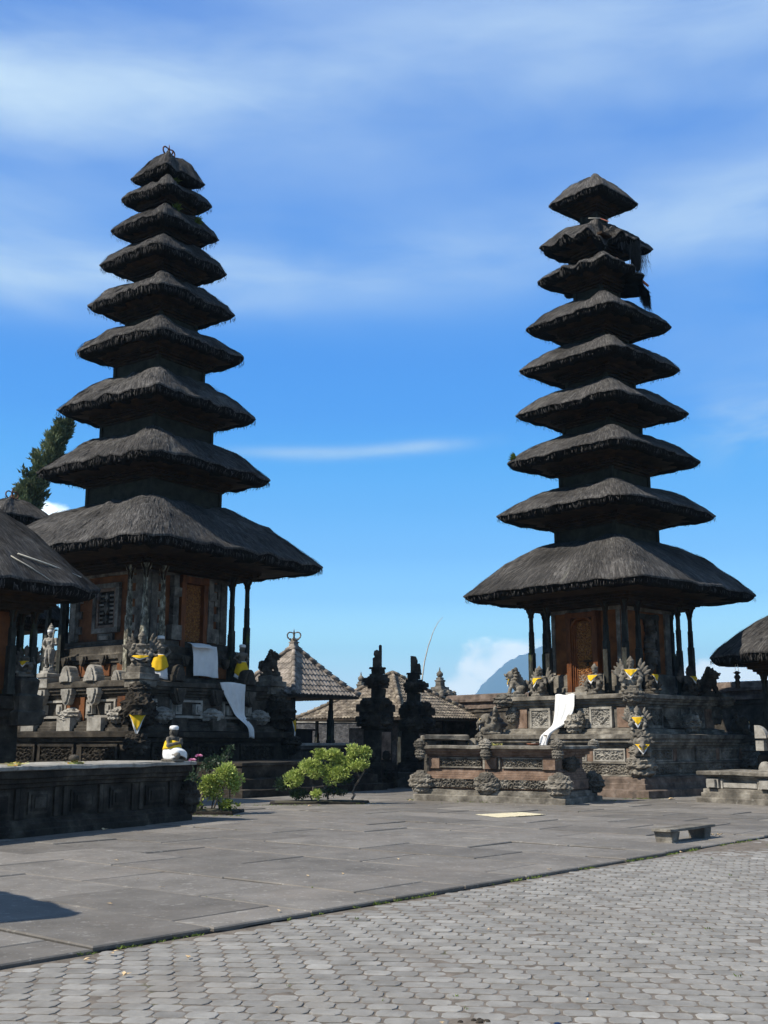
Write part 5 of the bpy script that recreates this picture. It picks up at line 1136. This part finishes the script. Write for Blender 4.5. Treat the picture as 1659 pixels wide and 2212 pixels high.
bush('wide cloud-pruned bush of yellow green leaf pads left of the split gate', (bx, by, .12),
     [((.62, 0, 0), (.70, .05, .35), .035), ((.70, .05, .35), (.95, 0, .82), .03), ((.82, 0, .55), (.52, .05, .9), .02), ((.85, 0, .7), (.75, 0, 1.12), .018), ((.0, .1, 0), (-.1, .05, .5), .03), ((-.1, .05, .5), (-.25, 0, .85), .025), ((.1, 0, .3), (.35, .05, .62), .022), ((.9, 0, .8), (.95, 0, 1.05), .015), ((-.1, .1, .4), (.1, .1, 1.0), .02), ((-.75, .1, 0), (-.85, .05, .4), .02), ((-.40, -.1, 0), (-.38, -.1, .32), .022)],
     [((-.92, 0, .50), (.25, .25, .21), 520, 'variegated_leaf'), ((-1.12, .1, .36), (.2, .2, .2), 300, 'dark_leaf'), ((-.36, 0, .76), (.36, .3, .24), 900, 'variegated_leaf'), ((.18, -.05, .68), (.36, .3, .24), 850, 'variegated_leaf'), ((.05, .1, 1.10), (.38, .28, .16), 650, 'variegated_leaf'), ((.70, 0, 1.20), (.22, .2, .16), 420, 'variegated_leaf'), ((.98, 0, 1.17), (.17, .16, .14), 320, 'variegated_leaf'), ((.78, -.05, .86), (.33, .26, .16), 620, 'variegated_leaf'), ((.35, .05, .95), (.22, .18, .07), 160, 'variegated_leaf'), ((.45, .1, .5), (.18, .15, .12), 150, 'dark_leaf'), ((-.28, -.25, .14), (.14, .12, .1), 140, 'variegated_leaf'), ((-.7, .1, .15), (.3, .2, .12), 220, 'dark_leaf'), ((.1, .1, .2), (.4, .2, .12), 220, 'dark_leaf')], 7)
bush('small bright bush with yellow green leaves beside the end of the dark altar', (-3.66, 25.6, .10),
     [((-.42, 0, 0), (-.42, .02, .5), .035), ((.0, 0, 0), (.02, .02, .6), .025), ((.2, .1, 0), (.22, .05, .6), .02), ((-.2, .1, 0), (-.2, .05, .4), .02)],
     [((-.28, 0, .58), (.32, .26, .20), 620, 'variegated_leaf'), ((.16, 0, .76), (.30, .26, .26), 640, 'variegated_leaf'), ((-.18, -.05, .38), (.18, .16, .2), 220, 'variegated_leaf'), ((.28, .05, .55), (.14, .14, .2), 160, 'variegated_leaf'), ((-.5, -.2, .1), (.25, .15, .08), 130, 'grass'), ((.2, -.15, .1), (.2, .12, .1), 120, 'grass')], 9)
rt = thing('bush', 'taller sparse grey green shrub behind the small bright bush', 'bush', (-3.85, 26.0, .1)); rn = random.Random(4); mb = MB(); twig(mb, (0, 0, 0), (.1, 0, .9), .02, .012, rn); twig(mb, (.1, 0, .9), (.36, 0, 1.38), .012, .005, rn); twig(mb, (.1, 0, .7), (-.15, 0, 1.05), .012, .005, rn); mb.build('stem', 'bark', rt)
for i, (c, r, n) in enumerate((((-.15, 0, .95), (.26, .2, .18), 240), ((.12, 0, 1.02), (.2, .2, .2), 170), ((.26, 0, 1.2), (.12, .1, .14), 70), ((.36, 0, 1.36), (.10, .08, .06), 50))): clump(rt, c, r, n, 'dark_leaf', 40 + i, .07, .024)
ro = thing('rose_plant', 'rose plant with two pink blooms beside the end of the dark altar', 'flowers', (-4.18, 25.2, .58)); mb = MB(); rn = random.Random(8)
for x, z in ((-.05, .58), (.07, .66)): twig(mb, (.0, 0, -.5), (x, 0, z), .010, .006, rn, .02)
mb.build('stem', 'dark_leaf', ro); clump(ro, (0, 0, .22), (.2, .15, .26), 150, 'dark_leaf', 60, .075, .026)
for x, z in ((-.06, .60), (.08, .69)):
    mb = MB()
    for i in range(26): a = i * 2.4; r = .012 + .0022 * i; leaf(mb, Vector((x + cos(a) * r * .6, sin(a) * r * .6, z)), Vector((cos(a), sin(a), 1.2 - i * .05)).normalized(), Vector((-sin(a), cos(a), 0)), .055, .026, random.random())
    mb.build('flower', 'pink_petal', ro)
def bed(label, pts, h, seed):
    t = thing('planter_bed', label, 'planter', (0, 0, 0), 0, 'low planter kerbs'); mb = MB(); n = len(pts); c = Vector((sum(p[0] for p in pts) / n, sum(p[1] for p in pts) / n, 0)); ring = []
    for i in range(n):
        a, b = Vector((*pts[i], 0)), Vector((*pts[(i + 1) % n], 0)); m_ = max(1, int((b - a).length / .2))
        for k in range(m_): ring.append(a.lerp(b, k / m_))
    t.location = c; vs = []; r = len(ring)
    for f, z in ((1.0, -.05), (1.0, h - .03), (.985, h), (.90, h)):
        for p in ring: vs.append((p - c) * f + Vector((noise.noise(p * 3) * .015, noise.noise(p * 3 + Vector((5, 0, 0))) * .015, z + noise.noise(p * 4) * .012)))
    mb.add(vs, [(j * r + k, j * r + (k + 1) % r, (j + 1) * r + (k + 1) % r, (j + 1) * r + k) for j in range(3) for k in range(r)] + [tuple(range(3 * r, 4 * r))]); mb.build('kerb', 'black_stone', t)
    mb = MB(); vs = [(p - c) * .9 + Vector((0, 0, h + .006)) for p in ring]; vs.append(Vector((0, 0, h + .05))); mb.add(vs, [(k, (k + 1) % r, r) for k in range(r)]); mb.build('soil', 'ground_soil', t)
bed('low mossy kerb holding the small bright bush', [(-4.5, 25.1), (-3.35, 25.3), (-3.2, 26.3), (-4.6, 26.4)], .07, 1)
bed('low dark kerb holding the wide cloud-pruned bush', [(-2.9, 29.05), (-.5, 29.6), (-.4, 30.6), (-3.0, 30.2)], .05, 2)
mb = MB(); mb.stack([(0, -.1), (0, .52), (-.03, .55), (-.4, .552)], .9, .3, seg=.2, jit=.012, seed=4); mb.build('pot_ledge', 'dark_stone', LA, (5.2, .6, 0)).rotation_euler = (0, 0, 0)

# tree: leaning conifer behind the left pavilion
def conifer(label, base, top, r, z0, seed, n=2600):
    rn = random.Random(seed); t = thing('conifer_tree', label, 'tree', base, 0); top = Vector(top) - Vector(base); mb = MB()
    ax = [Vector((top.x * (i / 8) ** 2.2, top.y * i / 8, top.z * i / 8)) for i in range(9)]; mb.tube(ax, [.22 - .024 * i for i in range(9)], 9)
    def axis(h): f = h * 8; i = min(7, int(f)); return ax[i].lerp(ax[i + 1], f - i)
    br = []
    for i in range(110):
        h = z0 + (1 - z0) * rn.random() ** .9 * .97; a = rn.uniform(0, 2 * pi); L_ = r * (1 - ((h - z0) / (1 - z0)) ** 2.2 * .78) * rn.uniform(.6, 1.1) * min(1, .55 + (h - z0) * 4)
        b = axis(h); e = b + Vector((cos(a) * L_, sin(a) * L_, L_ * rn.uniform(.7, 1.5))); br.append((b, e)); mb.tube([b, b.lerp(e, .5) + Vector((0, 0, -.05)), e], [.035, .022, .006], 5)
    mb.build('trunk', 'bark', t); mb = MB()
    for b, e in br:
        m_ = int(n / 110); tn = rn.random() * .6
        for _ in range(m_):
            f = rn.uniform(.15, 1.05); p = b.lerp(e, f) + rdir(rn) * .20 * (1.2 - f * .5); d = ((e - b).normalized() + rdir(rn) * .8 + Vector((0, 0, .3))).normalized()
            leaf(mb, p, d, rdir(rn), rn.uniform(.16, .34), rn.uniform(.035, .065), min(1, tn + rn.random() * .4))
    mb.build('crown', 'conifer_leaf', t); return t
conifer('tall narrow conifer leaning right behind the left edge pavilion', (-19.0, 52, 0), (-15.2, 52, 16.9), 0.88, .58, 3, 12000)
# ferns on the left tower roofs
def tuft(label, root, P, th, a, k, seed, m='grass'):
    rn = random.Random(seed); p = onroof(root, P, th, a, 0); t = thing('fern_tuft', label, 'plant', p, 0, 'tufts growing on thatch'); mb = MB()
    for i in range(60):
        d = (Vector((cos(root.rotation_euler.z + th), sin(root.rotation_euler.z + th), .35)) + rdir(rn) * .8).normalized(); leaf(mb, rdir(rn) * .05, d, rdir(rn), k * rn.uniform(.5, 1.1), .022, rn.random())
    mb.build('fronds', m, t)
tuft('green fern tuft on the second tier from the top of the left tower', LM, LSP['P'][7], -1.95, .30, .32, 1)
tuft('green fern tuft high on the third tier from the top of the left tower', LM, LSP['P'][6], -1.9, .30, .30, 2)
tuft('green fern tuft near the right eave of the third tier of the left tower', LM, LSP['P'][6], -1.15, .62, .34, 3)
tuft('small fern at the left eave tip of the third roof of the right tower', RM, RSP['P'][2], 2.45, .95, .22, 4)

# torn thatch on the right tower
def hank(root, P, th, a, ln, n, seed, spread, name='hanging_thatch'):
    rn = random.Random(seed); mb = MB(); rz = root.rotation_euler.z
    for i in range(n):
        t_ = th + rn.gauss(0, spread); b = P(t_, a + rn.uniform(-.12, .08)); L_ = ln * rn.uniform(.4, 1.1); pts = [b]
        o = Vector((b.x, b.y, 0)).normalized()
        for k in range(1, 4): pts.append(b + o * (.06 * k / 3 + rn.gauss(0, .02)) + Vector((rn.gauss(0, .03), rn.gauss(0, .03), -L_ * k / 3)))
        w = Vector((-o.y, o.x, 0)) * rn.uniform(.015, .035)
        mb.add([q + w * s_ * (1 if k < 3 else .2) for k, q in enumerate(pts) for s_ in (-1, 1)], [(2 * k, 2 * k + 1, 2 * k + 3, 2 * k + 2) for k in range(3)], rn.random() * .7, True, [(rn.random() * 40, k * .2, 0) for k in range(4) for _ in (0, 1)])
    return mb.build(name, 'thatch', root)
P8, P7 = RSP['P'][7], RSP['P'][6]
hank(RM, P8, -1.35, .72, .75, 520, 1, .16); hank(RM, P8, -1.16, .88, 1.3, 1100, 2, .11); hank(RM, P8, -2.55, .75, .45, 260, 3, .2); hank(RM, P8, -1.9, .75, .45, 260, 8, .12); hank(RM, P7, -.88, .98, .85, 600, 4, .07); hank(RM, P7, -2.2, .6, .35, 200, 5, .25)
mb = MB(); a, b = P8(-2.25, .30), P8(-1.85, .42); mb.add([a + Vector((0, 0, .22)), b + Vector((0, 0, .18)), b + Vector((0, 0, .02)) * 1 + Vector((-.1, -.15, 0)), a + Vector((-.2, -.2, .03))], [(0, 1, 2, 3), (3, 2, 1, 0)]); mb.build('bare_board', 'red_paint', RM)
mb = MB(); mb.tube([P8(-2.75, .45) + Vector((-.1, -.1, .16)), P8(-2.2, .35) + Vector((-.1, -.1, .25))], .018, 6); mb.build('roof_lath', 'bamboo', RM)
mb = MB(); mb.tube([P7(-1.75, .5) + Vector((-.1, -.15, .1)), P7(-.82, 1.0) + Vector((.05, -.05, .10))], .045, 6); mb.build('bare_board', 'red_paint', RM)

# ------------------------------------------------------------------ weeds, fallen leaves, drain hole
rn = random.Random(77); mb = MB()
def tuftg(p, k, n):
    for _ in range(n):
        a = rn.uniform(0, 2 * pi); d = Vector((cos(a) * .7, sin(a) * .7, rn.uniform(.3, 1))).normalized(); leaf(mb, p + Vector((rn.gauss(0, k * .3), rn.gauss(0, k * .3), 0)), d, rdir(rn), k * rn.uniform(.5, 1.2), k * .12, rn.random())
for _ in range(330):
    s_ = rn.uniform(3, 22); q = noise.noise((s_ * .9, 3, 1));
    if q > -.05: tuftg(grid(s_, EDGE - rn.uniform(.0, .05), -.035), rn.uniform(.02, .05), 7)
for _ in range(260):
    j = rn.randrange(0, 80); i = rn.randrange(-30, 60); c = Vector((-2.2, 6.0, 0)) + pu * ((i + .5) * PW + j * .062 + .022 * sin(j * .37)) + pv * (j * PH)
    if c.dot(GT) < EDGE - .2 and c.y > 5 and noise.noise((c.x * .8, c.y * .8, 2)) > .0: tuftg(c + Vector((0, 0, -.04)), rn.uniform(.015, .04), 6)
for _ in range(160):
    s_ = rn.uniform(8, 30); t_ = rn.uniform(EDGE + .5, 24); i = round((s_ - 5.63) / W_); p = grid(5.63 + i * W_ + rn.gauss(0, .01), t_, 0)
    if noise.noise((p.x, p.y, 5)) > .15: tuftg(p, rn.uniform(.015, .035), 5)
for c, n, r in (((-3.9, 24.9), 60, .5), ((-2.6, 28.9), 40, .5), ((-1.0, 29.6), 30, .4), ((.8, 31.6), 30, .15), ((6.0, 31.0), 40, .2), ((7.2, 32.1), 40, .25), ((2.6, 30.2), 30, .6)):
    for _ in range(n): tuftg(Vector((c[0] + rn.gauss(0, r), c[1] + rn.gauss(0, r * .3), 0)), rn.uniform(.02, .06), 4)
tag(mb.build('weeds', 'grass'), kind='stuff', label='small weeds growing in the joints of the paving', cat='weeds')
def fallen(i, x, y, z, k):
    mb = MB(); rn2 = random.Random(i); a = rn2.uniform(0, 6.28); d = Vector((cos(a), sin(a), .15)).normalized(); leaf(mb, Vector((0, 0, .006)), d, Vector((0, 0, 1)), k, k * .25, .6); leaf(mb, Vector((.01, 0, .012)), Vector((cos(a + .9), sin(a + .9), .3)).normalized(), Vector((0, 0, 1)), k * .7, k * .2, .9)
    return mb
spots = [(-2.15, 9.2, .14), (-1.85, 8.35, .11), (-2.28, 8.9, .10), (-1.5, 9.0, .09), (-1.0, 11.1, .08), (-2.45, 12.9, .08), (-2.9, 13.6, .08), (-.9, 13.9, .09), (-.5, 14.1, .08), (-2.7, 11.6, .09), (1.6, 13.2, .08), (2.1, 14.6, .09), (-3.6, 15.7, .1), (0.2, 15.8, .09), (4.4, 17.2, .09), (.9, 10.3, .05), (.35, 7.0, .05), (-.65, 7.4, .05), (1.3, 7.6, .04), (3.6, 13.5, .07), (7.85, 31.7, .3), (-5.1, 20.9, .2), (-1.9, 28.4, .18), (.65, 31.0, .2)]
proto = None
for i, (x, y, k) in enumerate(spots):
    pav = Vector((x, y, 0)).dot(GT) < EDGE; o = fallen(i, x, y, 0, k * .75).build('fallen_leaf', 'dry_leaf', None, (x, y, -.034 if pav else .004)); tag(o, 'curled pale dry leaf lying on the stone paving', 'leaf', 'fallen leaves')
mb = MB()
for i in range(9): mb.ell((rnd.uniform(-.09, .09), rnd.uniform(-.05, .05), -.045), (.018, .014, .014), None, 8, 6, random.random(), True)
tag(mb.build('pebbles', 'black_stone', None, (.53, 7.13, 0)), kind='stuff', label='dark pebbles in a broken paver hole near the camera', cat='pebbles')
mb = MB(); mb.box(-.022, -.012, 0, .022, .012, .014, .5); mb.box(-.012, -.016, .004, .014, .016, .018, .5); tag(mb.build('bottle_cap', 'blue_plastic', None, (1.02, 7.0, -.042), .3), 'tiny dark blue plastic scrap on the pavers near the bottom edge', 'litter')

# ------------------------------------------------------------------ far hill and the air in front of it
mb = MB(); nx, ny = 150, 44; vs = []
def hz(u): 
    K = [(0, 0), (.05, 52), (.10, 100), (.155, 118), (.22, 168), (.28, 205), (.33, 226), (.40, 246), (.52, 262), (.66, 225), (.78, 150), (.9, 60), (1, 0)]
    for (a, p), (b, q) in zip(K, K[1:]):
        if u <= b: return p + (q - p) * smooth01(0, 1, (u - a) / (b - a)) * .5 + (q - p) * (u - a) / (b - a) * .5
    return 0
for j in range(ny + 1):
    for i in range(nx + 1):
        u, v = i / nx, j / ny; x = 120 + u * 760; y = 2600 + v * 900; rid = exp(-((v - .45) / .26) ** 2)
        z = hz(u) * rid * (1 + .10 * noise.noise((u * 9, v * 7, 1))) + 7 * noise.noise((u * 40, v * 30, 2)) * rid + 4.5 * abs(noise.noise((u * 120, v * 90, 4))) * rid - 3
        vs.append((x * 3, y * 3, z * 3))
mb.add(vs, [(j * (nx + 1) + i, j * (nx + 1) + i + 1, (j + 1) * (nx + 1) + i + 1, (j + 1) * (nx + 1) + i) for j in range(ny) for i in range(nx)], .5, True)
tag(mb.build('hill', 'hill_forest'), kind='structure')
m = bpy.data.materials.new('haze_air'); m.use_nodes = True; N, L = node_tree(m.node_tree); o = N('ShaderNodeOutputMaterial'); pv_ = N('ShaderNodeVolumePrincipled')
pv_.inputs['Density'].default_value = .00020; pv_.inputs['Color'].default_value = (.36, .66, 1.0, 1); L(pv_.outputs[0], o.inputs['Volume']); MATS['haze_air'] = m
mb = MB(); mb.box(-10200, -10200, -1.2, 10200, 11100, 900, .5); hz_ = mb.build('haze', 'haze_air'); tag(hz_, kind='stuff')
